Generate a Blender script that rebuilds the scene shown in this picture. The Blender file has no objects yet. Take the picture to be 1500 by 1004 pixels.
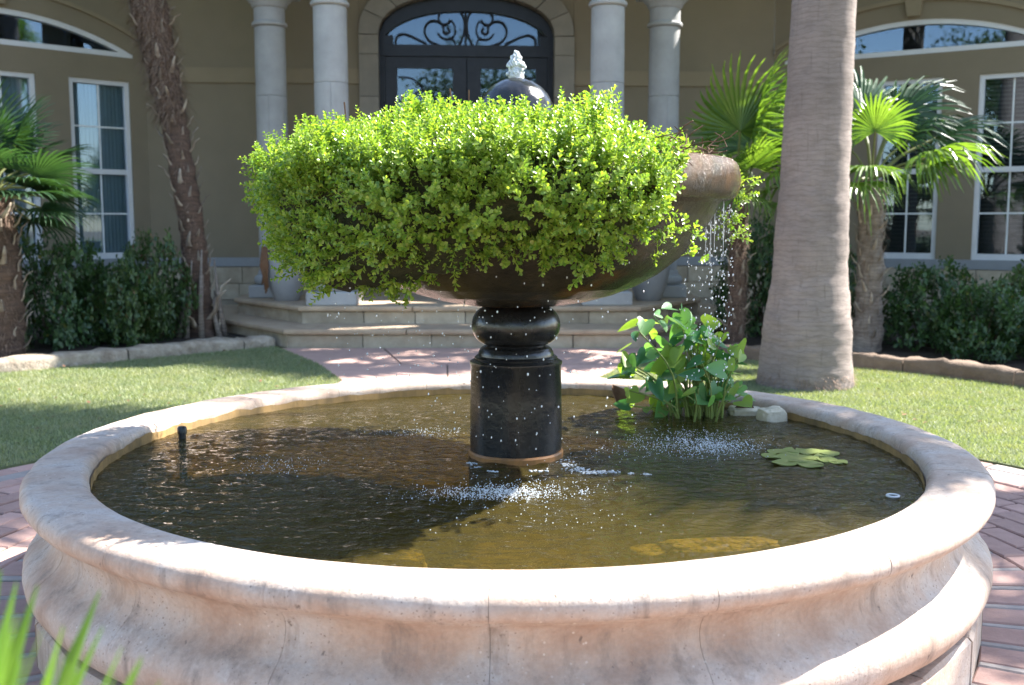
import bpy, math, random
import numpy as np
from mathutils import Vector, Matrix, noise as mnoise

random.seed(7); RNG = np.random.default_rng(7)
SC = bpy.context.scene
COL = SC.collection
PI = math.pi

# ---------------------------------------------------------------- camera, sky, sun, exposure
CAM_D, CAM_H, FPX, PITCH = 3.36, 1.17, 1530.0, math.radians(6.5)
cam_data = bpy.data.cameras.new('camera'); cam = bpy.data.objects.new('camera', cam_data); COL.objects.link(cam)
cam.location = (0, -CAM_D, CAM_H); cam.rotation_euler = (math.radians(90) - PITCH, 0, 0)
cam_data.sensor_width = 36; cam_data.lens = FPX / 1500 * 36; cam_data.clip_end = 500; cam_data.clip_start = 0.05
cam_data.dof.use_dof = True; cam_data.dof.focus_distance = 3.0; cam_data.dof.aperture_fstop = 4.5
SC.camera = cam

SUN = Vector((0.60, 0.28, 0.75)).normalized()
world = bpy.data.worlds.new('World'); SC.world = world; world.use_nodes = True
wn = world.node_tree.nodes; wl = world.node_tree.links
sky = wn.new('ShaderNodeTexSky'); sky.sky_type = 'NISHITA'; sky.sun_disc = False
sky.sun_elevation = math.asin(SUN.z); sky.sun_rotation = math.atan2(SUN.x, SUN.y)
sky.air_density = 1.0; sky.dust_density = 0.6; sky.ozone_density = 1.0
wn['Background'].inputs['Strength'].default_value = 0.125
wl.new(sky.outputs[0], wn['Background'].inputs['Color'])
sd = bpy.data.lights.new('sun', 'SUN'); sd.energy = 5.0; sd.angle = math.radians(0.53); sd.color = (1, 0.965, 0.91)
sun = bpy.data.objects.new('sun', sd); COL.objects.link(sun)
sun.rotation_euler = SUN.to_track_quat('Z', 'Y').to_euler(); sun.location = (6, 3, 12)
SC.view_settings.view_transform = 'Standard'; SC.view_settings.look = 'None'
SC.view_settings.gamma = 1; SC.view_settings.use_curve_mapping = False
SC.view_settings.exposure = 2.2

# ---------------------------------------------------------------- pixel helpers (a pixel gives a direction only)
def ray(x, y):
    a = (x - 750) / FPX; b = (502 - y) / FPX; c, s = math.cos(PITCH), math.sin(PITCH)
    return Vector((a, c + b * s, -s + b * c))
def atz(x, y, z):
    r = ray(x, y); t = (z - CAM_H) / r.z
    return Vector((r.x * t, -CAM_D + r.y * t, z))
def aty(x, y, Y):
    r = ray(x, y); t = (Y + CAM_D) / r.y
    return Vector((r.x * t, Y, CAM_H + r.z * t))
def proj(p):
    X, Y, Z = p[0], p[1] + CAM_D, p[2] - CAM_H; c, s = math.cos(PITCH), math.sin(PITCH)
    d = Y * c - Z * s; u = Y * s + Z * c
    return (750 + FPX * X / d, 502 - FPX * u / d, d) if d > 0.05 else (-9999, -9999, d)

# ---------------------------------------------------------------- materials
def mat(name):
    m = bpy.data.materials.new(name); m.use_nodes = True
    nt = m.node_tree; b = nt.nodes['Principled BSDF']
    return m, nt, b
def N(nt, t, **kw):
    n = nt.nodes.new(t)
    for k, v in kw.items():
        if k in n.inputs: n.inputs[k].default_value = v
        else: setattr(n, k, v)
    return n
def ramp(nt, fac, stops):
    r = nt.nodes.new('ShaderNodeValToRGB'); e = r.color_ramp.elements
    while len(e) < len(stops): e.new(0.5)
    for i, (p, c) in enumerate(stops):
        e[i].position = p; e[i].color = tuple(c) + (1,) if len(c) == 3 else c
    nt.links.new(fac, r.inputs[0]); return r.outputs[0]
def mixc(nt, fac, a, b, mode='MIX'):
    m = nt.nodes.new('ShaderNodeMix'); m.data_type = 'RGBA'; m.blend_type = mode
    for inp, v in ((m.inputs[0], fac), (m.inputs[6], a), (m.inputs[7], b)):
        if hasattr(v, 'is_linked') or hasattr(v, 'node'): nt.links.new(v, inp)
        elif isinstance(v, (int, float)): inp.default_value = v
        else: inp.default_value = tuple(v) + (1,) if len(v) == 3 else v
    return m.outputs[2]
def tex_noise(nt, scale, detail=5, rough=0.6, coord='world', stretch=None):
    g = nt.nodes.new('ShaderNodeNewGeometry') if coord == 'world' else nt.nodes.new('ShaderNodeTexCoord')
    src = g.outputs['Position'] if coord == 'world' else g.outputs['Object']
    if stretch:
        mp = nt.nodes.new('ShaderNodeMapping'); mp.inputs['Scale'].default_value = stretch
        nt.links.new(src, mp.inputs[0]); src = mp.outputs[0]
    n = nt.nodes.new('ShaderNodeTexNoise'); n.inputs['Scale'].default_value = scale
    n.inputs['Detail'].default_value = detail; n.inputs['Roughness'].default_value = rough
    nt.links.new(src, n.inputs['Vector']); return n.outputs['Fac']
def tex_vor(nt, scale, stretch=None, feature='F1'):
    g = nt.nodes.new('ShaderNodeNewGeometry'); src = g.outputs['Position']
    if stretch:
        mp = nt.nodes.new('ShaderNodeMapping'); mp.inputs['Scale'].default_value = stretch
        nt.links.new(src, mp.inputs[0]); src = mp.outputs[0]
    v = nt.nodes.new('ShaderNodeTexVoronoi'); v.feature = feature; v.inputs['Scale'].default_value = scale
    nt.links.new(src, v.inputs['Vector']); return v.outputs['Distance']
def bump(nt, b, h, strength=0.3, dist=0.01):
    n = nt.nodes.new('ShaderNodeBump'); n.inputs['Strength'].default_value = strength; n.inputs['Distance'].default_value = dist
    nt.links.new(h, n.inputs['Height']); nt.links.new(n.outputs[0], b.inputs['Normal'])
def simple(name, c1, c2=None, scale=8, rough=0.7, bstr=0.2, bdist=0.01, bscale=60, rnd=0.0, spec=0.4, metallic=0.0, stretch=None):
    m, nt, b = mat(name)
    c2 = c2 or tuple(v * 0.75 for v in c1)
    col = ramp(nt, tex_noise(nt, scale, 6, 0.65, stretch=stretch), [(0.3, c2), (0.7, c1)])
    if rnd:
        o = nt.nodes.new('ShaderNodeObjectInfo')
        r = ramp(nt, o.outputs['Random'], [(0, (1 - rnd,) * 3), (1, (1 + rnd * 0.4,) * 3)])
        col = mixc(nt, 1.0, col, r, 'MULTIPLY')
    nt.links.new(col, b.inputs['Base Color']); b.inputs['Roughness'].default_value = rough
    b.inputs['Specular IOR Level'].default_value = spec; b.inputs['Metallic'].default_value = metallic
    if bstr: bump(nt, b, tex_noise(nt, bscale, 6, 0.7, stretch=stretch), bstr, bdist)
    return m

def stone_mat():
    m, nt, b = mat('cantera_stone')
    base = ramp(nt, tex_noise(nt, 5, 6, 0.65), [(0.3, (0.35, 0.235, 0.17)), (0.48, (0.43, 0.33, 0.26)), (0.70, (0.46, 0.41, 0.37))])
    fine = ramp(nt, tex_noise(nt, 90, 4, 0.7), [(0.3, (0.86,) * 3), (0.7, (1.06,) * 3)])
    base = mixc(nt, 1, base, fine, 'MULTIPLY')
    # pits and inclusions: own-shaped dark and pale specks
    def pits(sc, st, gs, g0, lo, hi):
        g = nt.nodes.new('ShaderNodeNewGeometry'); nz = nt.nodes.new('ShaderNodeTexNoise'); nz.inputs['Scale'].default_value = sc * 2.3; nz.inputs['Detail'].default_value = 3
        nt.links.new(g.outputs['Position'], nz.inputs['Vector'])
        va = nt.nodes.new('ShaderNodeVectorMath'); va.operation = 'MULTIPLY_ADD'; nt.links.new(nz.outputs['Color'], va.inputs[0]); va.inputs[1].default_value = (0.7 / sc,) * 3; nt.links.new(g.outputs['Position'], va.inputs[2])
        mp = nt.nodes.new('ShaderNodeMapping'); mp.inputs['Scale'].default_value = st; nt.links.new(va.outputs[0], mp.inputs[0])
        v = nt.nodes.new('ShaderNodeTexVoronoi'); v.inputs['Scale'].default_value = sc; nt.links.new(mp.outputs[0], v.inputs['Vector'])
        p = ramp(nt, v.outputs['Distance'], [(lo, (1, 1, 1)), (hi, (0, 0, 0))]); gt = ramp(nt, tex_noise(nt, gs, 3), [(g0, (0, 0, 0)), (g0 + .07, (1, 1, 1))])
        return mixc(nt, 1, p, gt, 'MULTIPLY')
    pg = pits(34, (1, 1, 0.55), 9, 0.52, 0.05, 0.17)
    pg2 = pits(95, (1, 1, 0.8), 5, 0.48, 0.08, 0.22)
    base = mixc(nt, pg, base, (0.13, 0.095, 0.075)); base = mixc(nt, pg2, base, (0.19, 0.14, 0.11))
    pale = ramp(nt, tex_vor(nt, 47, (1, 1, 1)), [(0.08, (1, 1, 1)), (0.16, (0, 0, 0))])
    g2 = ramp(nt, tex_noise(nt, 7, 2), [(0.52, (0, 0, 0)), (0.6, (0.7, 0.7, 0.7))])
    base = mixc(nt, mixc(nt, 1, pale, g2, 'MULTIPLY'), base, (0.66, 0.58, 0.50))
    # weather stains that run down
    st = ramp(nt, tex_noise(nt, 16, 5, 0.7, stretch=(1, 1, 0.14)), [(0.53, (0, 0, 0)), (0.72, (0.85, 0.85, 0.85))])
    base = mixc(nt, st, base, (0.20, 0.155, 0.125))
    nt.links.new(base, b.inputs['Base Color']); b.inputs['Roughness'].default_value = 0.8
    h = mixc(nt, pg, tex_noise(nt, 70, 6, 0.7), (0, 0, 0))
    bump(nt, b, h, 0.4, 0.006)
    return m
def leaf_mat(name, c_dark, c_light, c_tip=None, rough=0.35, trans=0.35, spec=0.5, patch=None):
    m = bpy.data.materials.new(name); m.use_nodes = True; nt = m.node_tree; nt.nodes.clear()
    g = nt.nodes.new('ShaderNodeNewGeometry')
    stops = [(0.0, c_dark), (0.8, c_light)]
    if c_tip: stops.append((0.96, c_light)); stops.append((1.0, c_tip))
    col = ramp(nt, g.outputs['Random Per Island'], stops)
    if patch: col = mixc(nt, ramp(nt, tex_noise(nt, 2.6, 5, 0.7), [(0.42, (0, 0, 0)), (0.68, (0.75, 0.75, 0.75))]), col, patch)
    p = nt.nodes.new('ShaderNodeBsdfPrincipled'); nt.links.new(col, p.inputs['Base Color'])
    p.inputs['Roughness'].default_value = rough; p.inputs['Specular IOR Level'].default_value = spec
    t = nt.nodes.new('ShaderNodeBsdfTranslucent')
    tc = mixc(nt, 1, col, (1.5, 1.6, 0.6), 'MULTIPLY'); nt.links.new(tc, t.inputs['Color'])
    mx = nt.nodes.new('ShaderNodeMixShader'); mx.inputs[0].default_value = trans
    nt.links.new(p.outputs[0], mx.inputs[1]); nt.links.new(t.outputs[0], mx.inputs[2])
    o = nt.nodes.new('ShaderNodeOutputMaterial'); nt.links.new(mx.outputs[0], o.inputs[0]); return m
def glass_mat(name, tint=(0.8, 0.85, 0.86)):
    m = bpy.data.materials.new(name); m.use_nodes = True; nt = m.node_tree; nt.nodes.clear()
    fr = nt.nodes.new('ShaderNodeLayerWeight'); fr.inputs['Blend'].default_value = 0.28
    f = nt.nodes.new('ShaderNodeMapRange'); f.inputs[3].default_value = 0.045; f.inputs[4].default_value = 1.0
    nt.links.new(fr.outputs['Fresnel'], f.inputs[0])
    tr = nt.nodes.new('ShaderNodeBsdfTransparent'); tr.inputs[0].default_value = tint + (1,)
    gl = nt.nodes.new('ShaderNodeBsdfGlossy'); gl.inputs['Roughness'].default_value = 0.015; gl.inputs['Color'].default_value = (0.62, 0.76, 0.95, 1)
    mx = nt.nodes.new('ShaderNodeMixShader'); nt.links.new(f.outputs[0], mx.inputs[0])
    nt.links.new(tr.outputs[0], mx.inputs[1]); nt.links.new(gl.outputs[0], mx.inputs[2])
    o = nt.nodes.new('ShaderNodeOutputMaterial'); nt.links.new(mx.outputs[0], o.inputs[0]); return m
def water_mat():
    m = bpy.data.materials.new('pond_water'); m.use_nodes = True; nt = m.node_tree; nt.nodes.clear()
    bn = nt.nodes.new('ShaderNodeBump'); bn.inputs['Strength'].default_value = 0.9; bn.inputs['Distance'].default_value = 0.011
    nt.links.new(tex_noise(nt, 42, 3, 0.55), bn.inputs['Height'])
    fr = nt.nodes.new('ShaderNodeFresnel'); fr.inputs['IOR'].default_value = 1.33; nt.links.new(bn.outputs[0], fr.inputs['Normal'])
    tr = nt.nodes.new('ShaderNodeBsdfTransparent'); tr.inputs[0].default_value = (0.62, 0.52, 0.20, 1)
    df = nt.nodes.new('ShaderNodeBsdfDiffuse'); df.inputs[0].default_value = (0.062, 0.048, 0.013, 1)
    body = nt.nodes.new('ShaderNodeMixShader'); body.inputs[0].default_value = 0.5
    nt.links.new(tr.outputs[0], body.inputs[1]); nt.links.new(df.outputs[0], body.inputs[2])
    gl = nt.nodes.new('ShaderNodeBsdfGlossy'); gl.inputs['Roughness'].default_value = 0.03; nt.links.new(bn.outputs[0], gl.inputs['Normal'])
    mx = nt.nodes.new('ShaderNodeMixShader'); nt.links.new(fr.outputs[0], mx.inputs[0])
    nt.links.new(body.outputs[0], mx.inputs[1]); nt.links.new(gl.outputs[0], mx.inputs[2])
    o = nt.nodes.new('ShaderNodeOutputMaterial'); nt.links.new(mx.outputs[0], o.inputs[0]); return m
def drop_mat():
    m, nt, b = mat('water_droplet')
    b.inputs['Base Color'].default_value = (0.9, 0.93, 0.95, 1); b.inputs['Roughness'].default_value = 0.04
    b.inputs['IOR'].default_value = 1.33; b.inputs['Transmission Weight'].default_value = 0.45
    return m
def trunk_mat(name, c1, c2, ring=70, crack=True):
    m, nt, b = mat(name)
    col = ramp(nt, tex_noise(nt, 9, 6, 0.7, stretch=(1, 1, 4.5)), [(0.28, c2), (0.55, c1), (0.8, tuple(v * 1.15 for v in c1))])
    big = ramp(nt, tex_noise(nt, 2.2, 4), [(0.3, (0.78,) * 3), (0.7, (1.1,) * 3)])
    col = mixc(nt, 1, col, big, 'MULTIPLY')
    gw = nt.nodes.new('ShaderNodeNewGeometry'); wv = nt.nodes.new('ShaderNodeTexWave'); wv.bands_direction = 'Z'; wv.inputs['Scale'].default_value = 9
    wv.inputs['Distortion'].default_value = 6.0; wv.inputs['Detail'].default_value = 4; wv.inputs['Detail Scale'].default_value = 1.2
    nt.links.new(gw.outputs['Position'], wv.inputs['Vector'])
    col = mixc(nt, ramp(nt, wv.outputs['Fac'], [(0.0, (0.42,) * 3), (0.13, (0, 0, 0))]), col, tuple(v * 0.6 for v in c2))
    if crack:
        ck = ramp(nt, tex_noise(nt, 44, 4, 0.6, stretch=(1, 1, 0.07)), [(0.60, (0, 0, 0)), (0.72, (0.45, 0.45, 0.45))])
        col = mixc(nt, ck, col, tuple(v * 0.42 for v in c2))
    nt.links.new(col, b.inputs['Base Color']); b.inputs['Roughness'].default_value = 0.9
    bump(nt, b, tex_noise(nt, ring, 6, 0.7, stretch=(0.35, 0.35, 2.2)), 0.45, 0.008)
    return m
def black_stone_mat():
    m, nt, b = mat('wet_black_stone')
    col = ramp(nt, tex_noise(nt, 14, 6, 0.7, stretch=(1, 1, 0.5)), [(0.35, (0.008, 0.008, 0.009)), (0.7, (0.024, 0.022, 0.020))])
    nt.links.new(col, b.inputs['Base Color']); b.inputs['Roughness'].default_value = 0.16
    bump(nt, b, tex_noise(nt, 55, 5, 0.7), 0.35, 0.004); return m
def bowl_mat():
    m, nt, b = mat('wet_mossy_bowl')
    col = ramp(nt, tex_noise(nt, 7, 6, 0.7), [(0.3, (0.010, 0.009, 0.006)), (0.55, (0.030, 0.025, 0.014)), (0.75, (0.065, 0.048, 0.022))])
    rust = ramp(nt, tex_noise(nt, 5.2, 3, 0.5), [(0.55, (0, 0, 0)), (0.66, (0.8, 0.8, 0.8))])
    col = mixc(nt, rust, col, (0.11, 0.050, 0.012))
    gp = nt.nodes.new('ShaderNodeNewGeometry'); sx = nt.nodes.new('ShaderNodeSeparateXYZ'); nt.links.new(gp.outputs['Position'], sx.inputs[0])
    mr = nt.nodes.new('ShaderNodeMapRange'); mr.inputs[1].default_value = 1.235; mr.inputs[2].default_value = 1.30; nt.links.new(sx.outputs['Z'], mr.inputs[0])
    al = mixc(nt, 1, ramp(nt, tex_noise(nt, 9, 5, 0.7), [(0.36, (0.15,) * 3), (0.60, (1, 1, 1))]), mr.outputs[0], 'MULTIPLY')
    col = mixc(nt, al, col, (0.085, 0.042, 0.010))     # algae crust where the bowl overflows
    b.inputs['Specular IOR Level'].default_value = 0.35
    nt.links.new(col, b.inputs['Base Color']); b.inputs['Roughness'].default_value = 0.16
    bump(nt, b, tex_noise(nt, 60, 6, 0.75), 0.8, 0.010); return m

M = {}
M['stone'] = stone_mat()
M['mortar'] = simple('pale_mortar', (0.50, 0.44, 0.40), (0.36, 0.31, 0.28), 30, 0.9)
M['inner'] = simple('algae_stained_inner_wall', (0.36, 0.22, 0.08), (0.10, 0.07, 0.03), 9, 0.6, stretch=(1, 1, 0.4))
M['floor'] = simple('pond_silt', (0.22, 0.155, 0.042), (0.11, 0.075, 0.022), 4, 0.9)
M['water'] = water_mat()
M['black'] = black_stone_mat()
M['bowl'] = bowl_mat()
M['ochre'] = simple('ochre_waterline_stone', (0.30, 0.13, 0.035), (0.12, 0.06, 0.02), 20, 0.4)
M['drop'] = drop_mat()
M['glint'] = simple('water_glint', (0.62, 0.64, 0.66), (0.30, 0.31, 0.31), 60, 0.25, 0.8, 0.004, 160)  # whitish colour stands in for a bright reflection on the water
M['stucco'] = simple('tan_stucco', (0.215, 0.176, 0.12), (0.192, 0.157, 0.107), 2.5, 0.9, 0.25, 0.004, 160)
M['stucco_trim'] = simple('tan_stucco_trim', (0.25, 0.20, 0.13), (0.225, 0.18, 0.117), 3, 0.9, 0.2, 0.004, 160)
M['cast'] = simple('pale_cast_stone', (0.40, 0.395, 0.385), (0.30, 0.297, 0.29), 3.5, 0.8, 0.25, 0.006, 45)
M['surround'] = simple('door_surround_stone', (0.27, 0.24, 0.195), (0.20, 0.18, 0.15), 4, 0.85, 0.3, 0.006, 40, rnd=0.15)
M['lime'] = simple('limestone_block', (0.50, 0.42, 0.31), (0.34, 0.27, 0.19), 7, 0.9, 0.5, 0.015, 26, rnd=0.25)
M['tread'] = simple('step_tread_stone', (0.50, 0.38, 0.26), (0.36, 0.26, 0.18), 5, 0.85, 0.3, 0.006, 40, rnd=0.12)
M['band'] = simple('grey_sill_stone', (0.28, 0.29, 0.30), (0.23, 0.235, 0.245), 4, 0.8)
M['white'] = simple('white_window_paint', (0.62, 0.62, 0.63), (0.56, 0.56, 0.57), 6, 0.45, 0.05)
M['muntin'] = simple('white_muntin_paint', (0.72, 0.74, 0.74), (0.66, 0.68, 0.68), 6, 0.45, 0)
M['glass'] = glass_mat('window_glass')
M['curtain'] = simple('pale_curtain', (0.34, 0.42, 0.45), (0.28, 0.36, 0.39), 5, 0.9, 0.1, stretch=(8, 8, 0.4))
def blind_mat():
    m, nt, b = mat('dark_blind_slats')
    g = nt.nodes.new('ShaderNodeNewGeometry'); w = nt.nodes.new('ShaderNodeTexWave'); w.bands_direction = 'Z'
    w.inputs['Scale'].default_value = 6.5; w.inputs['Distortion'].default_value = 0.2
    nt.links.new(g.outputs['Position'], w.inputs['Vector'])
    nt.links.new(ramp(nt, w.outputs['Fac'], [(0.35, (0.012, 0.012, 0.012)), (0.7, (0.075, 0.072, 0.068))]), b.inputs['Base Color'])
    b.inputs['Roughness'].default_value = 0.6; return m
M['blind'] = blind_mat()
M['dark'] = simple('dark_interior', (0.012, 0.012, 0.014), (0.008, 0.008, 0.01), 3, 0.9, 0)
M['iron'] = simple('dark_iron', (0.020, 0.022, 0.030), (0.012, 0.013, 0.018), 10, 0.42, 0.15, 0.003, 90, metallic=0.3)
M['roof'] = simple('clay_roof', (0.22, 0.11, 0.07), (0.15, 0.08, 0.05), 4, 0.9)
M['brick'] = simple('pink_paver', (0.42, 0.265, 0.22), (0.32, 0.20, 0.165), 14, 0.9, 0.4, 0.006, 70, rnd=0.22)
M['greybrick'] = simple('grey_paver', (0.36, 0.31, 0.28), (0.28, 0.24, 0.215), 12, 0.9, 0.4, 0.006, 70, rnd=0.2)
M['sandjoint'] = simple('joint_sand', (0.20, 0.155, 0.125), (0.11, 0.09, 0.075), 25, 0.95, 0.5, 0.01, 120)
M['slab'] = simple('pink_path_slab', (0.50, 0.325, 0.27), (0.40, 0.26, 0.215), 4, 0.9, 0.3, 0.006, 60, rnd=0.1)
M['soil'] = simple('dark_mulch', (0.055, 0.038, 0.026), (0.022, 0.016, 0.012), 18, 0.95, 0.9, 0.04, 40)
M['earth'] = simple('dry_earth', (0.20, 0.15, 0.10), (0.12, 0.09, 0.06), 6, 0.95, 0.6, 0.02, 40)
M['turf'] = simple('turf_soil', (0.13, 0.15, 0.065), (0.085, 0.10, 0.045), 5, 0.95, 0.6, 0.02, 60)
M['edge'] = simple('edging_limestone', (0.50, 0.43, 0.34), (0.20, 0.15, 0.105), 9, 0.9, 0.8, 0.03, 20, rnd=0.15)
M['edge2'] = simple('edging_brown_stone', (0.24, 0.17, 0.12), (0.15, 0.105, 0.075), 8, 0.9, 0.6, 0.02, 25, rnd=0.15)
M['rock'] = simple('pale_rock', (0.55, 0.49, 0.38), (0.36, 0.31, 0.22), 12, 0.8, 0.5, 0.015, 30)
M['subrock'] = simple('algae_rock', (0.60, 0.50, 0.22), (0.36, 0.28, 0.10), 22, 0.8, 0.4, 0.01, 30)
M['pot'] = simple('pale_glazed_pot', (0.34, 0.34, 0.34), (0.28, 0.28, 0.285), 5, 0.55, 0.15, 0.004, 50)
M['pvc'] = simple('black_pipe', (0.02, 0.021, 0.024), (0.012, 0.013, 0.015), 20, 0.3, 0)
M['ring'] = simple('white_plastic_ring', (0.6, 0.6, 0.58), None, 20, 0.4, 0)
M['palmtrunk'] = trunk_mat('smooth_palm_bark', (0.255, 0.205, 0.175), (0.185, 0.145, 0.122), 55)
M['shagtrunk'] = trunk_mat('shaggy_palm_bark', (0.115, 0.068, 0.045), (0.04, 0.025, 0.018), 50, False)
M['greytrunk'] = trunk_mat('grey_palm_bark', (0.26, 0.21, 0.17), (0.12, 0.09, 0.07), 50)
M['stub'] = simple('dry_leaf_base', (0.50, 0.43, 0.34), (0.16, 0.10, 0.065), 9, 0.85, 0.3, rnd=0.5)
M['fibre'] = simple('palm_fibre', (0.30, 0.21, 0.15), (0.12, 0.075, 0.05), 14, 0.95, 0.2)
M['bark'] = simple('oak_bark', (0.12, 0.09, 0.065), (0.05, 0.04, 0.03), 10, 0.95, 0.8, 0.03, 20)
M['sprig'] = leaf_mat('trailing_leaf', (0.10, 0.20, 0.028), (0.30, 0.39, 0.065), (0.40, 0.40, 0.12), 0.32, 0.42)
M['stemred'] = simple('reddish_stem', (0.16, 0.075, 0.04), (0.09, 0.045, 0.025), 30, 0.7, 0)
M['mat'] = simple('dark_matted_core', (0.06, 0.055, 0.02), (0.02, 0.028, 0.008), 35, 0.95, 1.0, 0.03, 70)  # stem core coloured dark to stand in for the plant's shaded inside
M['taro'] = leaf_mat('taro_leaf', (0.07, 0.19, 0.06), (0.15, 0.31, 0.11), None, 0.35, 0.42)
M['taro2'] = leaf_mat('taro_leaf_deep', (0.035, 0.12, 0.05), (0.06, 0.17, 0.07), None, 0.3, 0.3)
M['taro3'] = leaf_mat('taro_leaf_young', (0.15, 0.26, 0.05), (0.24, 0.34, 0.07), None, 0.35, 0.45)
M['tarostem'] = simple('taro_stem', (0.20, 0.25, 0.06), (0.13, 0.17, 0.04), 30, 0.5, 0)
M['lily'] = leaf_mat('lily_pad', (0.13, 0.19, 0.05), (0.26, 0.29, 0.09), None, 0.25, 0.15)
M['dead'] = simple('dead_leaf', (0.20, 0.11, 0.055), (0.14, 0.06, 0.03), 30, 0.8, 0)
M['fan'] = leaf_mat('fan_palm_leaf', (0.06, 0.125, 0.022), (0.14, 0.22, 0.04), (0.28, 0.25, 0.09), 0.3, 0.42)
M['fan_shaded'] = leaf_mat('shaded_palm_leaf', (0.022, 0.06, 0.026), (0.042, 0.09, 0.038), None, 0.4, 0.25)  # darker copy of the fan leaf, shade put into its colour
M['strap'] = leaf_mat('strap_leaf', (0.06, 0.15, 0.02), (0.14, 0.24, 0.03), (0.3, 0.3, 0.05), 0.35, 0.4)
M['petiole'] = simple('palm_petiole', (0.16, 0.17, 0.05), (0.10, 0.11, 0.03), 20, 0.5, 0)
M['shrub'] = leaf_mat('shrub_leaf', (0.022, 0.055, 0.018), (0.055, 0.115, 0.032), (0.12, 0.12, 0.03), 0.4, 0.25)
M['shrubred'] = leaf_mat('nandina_leaf', (0.03, 0.065, 0.02), (0.07, 0.12, 0.03), (0.16, 0.05, 0.03), 0.4, 0.25)
M['shrubwood'] = simple('shrub_stem', (0.10, 0.075, 0.05), (0.05, 0.04, 0.028), 20, 0.9, 0)
M['oak'] = leaf_mat('oak_leaf', (0.03, 0.06, 0.018), (0.065, 0.11, 0.03), None, 0.45, 0.3)
M['grass'] = leaf_mat('grass_blade', (0.14, 0.18, 0.095), (0.28, 0.31, 0.175), (0.40, 0.38, 0.25), 0.5, 0.3, 0.3, (0.31, 0.30, 0.19))

# ---------------------------------------------------------------- mesh helpers
W = {}
def wloc(o): return W.get(o.name, Vector((0, 0, 0)))
def tag(o, label=None, cat=None, group=None, kind=None):
    if label: o['label'] = label
    if cat: o['category'] = cat
    if group: o['group'] = group
    if kind: o['kind'] = kind
    return o
def thing(name, label, cat, loc=(0, 0, 0), group=None):
    o = bpy.data.objects.new(name, None); COL.objects.link(o); o.location = loc; o.empty_display_size = 0.1
    W[o.name] = Vector(loc); return tag(o, label, cat, group)
def link_mesh(name, me, parent=None, loc=None, rot=None, scale=None):
    o = bpy.data.objects.new(name, me); COL.objects.link(o)
    if parent: o.parent = parent; W[o.name] = wloc(parent).copy()
    else: W[o.name] = Vector(loc) if loc is not None else Vector((0, 0, 0))
    if loc is not None: o.location = loc
    if rot is not None: o.rotation_euler = rot
    if scale is not None: o.scale = scale if hasattr(scale, '__len__') else (scale,) * 3
    return o
def np_mesh(name, V, F, m, smooth=False):
    """V (n,3), F (k,3|4) arrays -> mesh"""
    V = np.asarray(V, np.float32); F = np.asarray(F, np.int32)
    me = bpy.data.meshes.new(name); k = F.shape[1]
    me.vertices.add(len(V)); me.vertices.foreach_set('co', V.ravel())
    me.loops.add(F.size); me.loops.foreach_set('vertex_index', F.ravel())
    me.polygons.add(len(F)); me.polygons.foreach_set('loop_start', np.arange(0, F.size, k, dtype=np.int32))
    me.polygons.foreach_set('loop_total', np.full(len(F), k, np.int32))
    if smooth: me.polygons.foreach_set('use_smooth', np.ones(len(F), bool))
    me.materials.append(m); me.update(calc_edges=True); me.validate(); return me
def instanced(tV, tF, mats):
    """template verts/faces copied through 4x4 matrices -> V, F"""
    A = np.asarray(mats, np.float64); tV = np.asarray(tV, np.float64)
    V = np.einsum('kij,nj->kni', A[:, :3, :3], tV) + A[:, None, :3, 3]
    F = np.asarray(tF)[None] + (np.arange(len(A)) * len(tV))[:, None, None]
    return V.reshape(-1, 3), F.reshape(-1, np.asarray(tF).shape[1])

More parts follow.
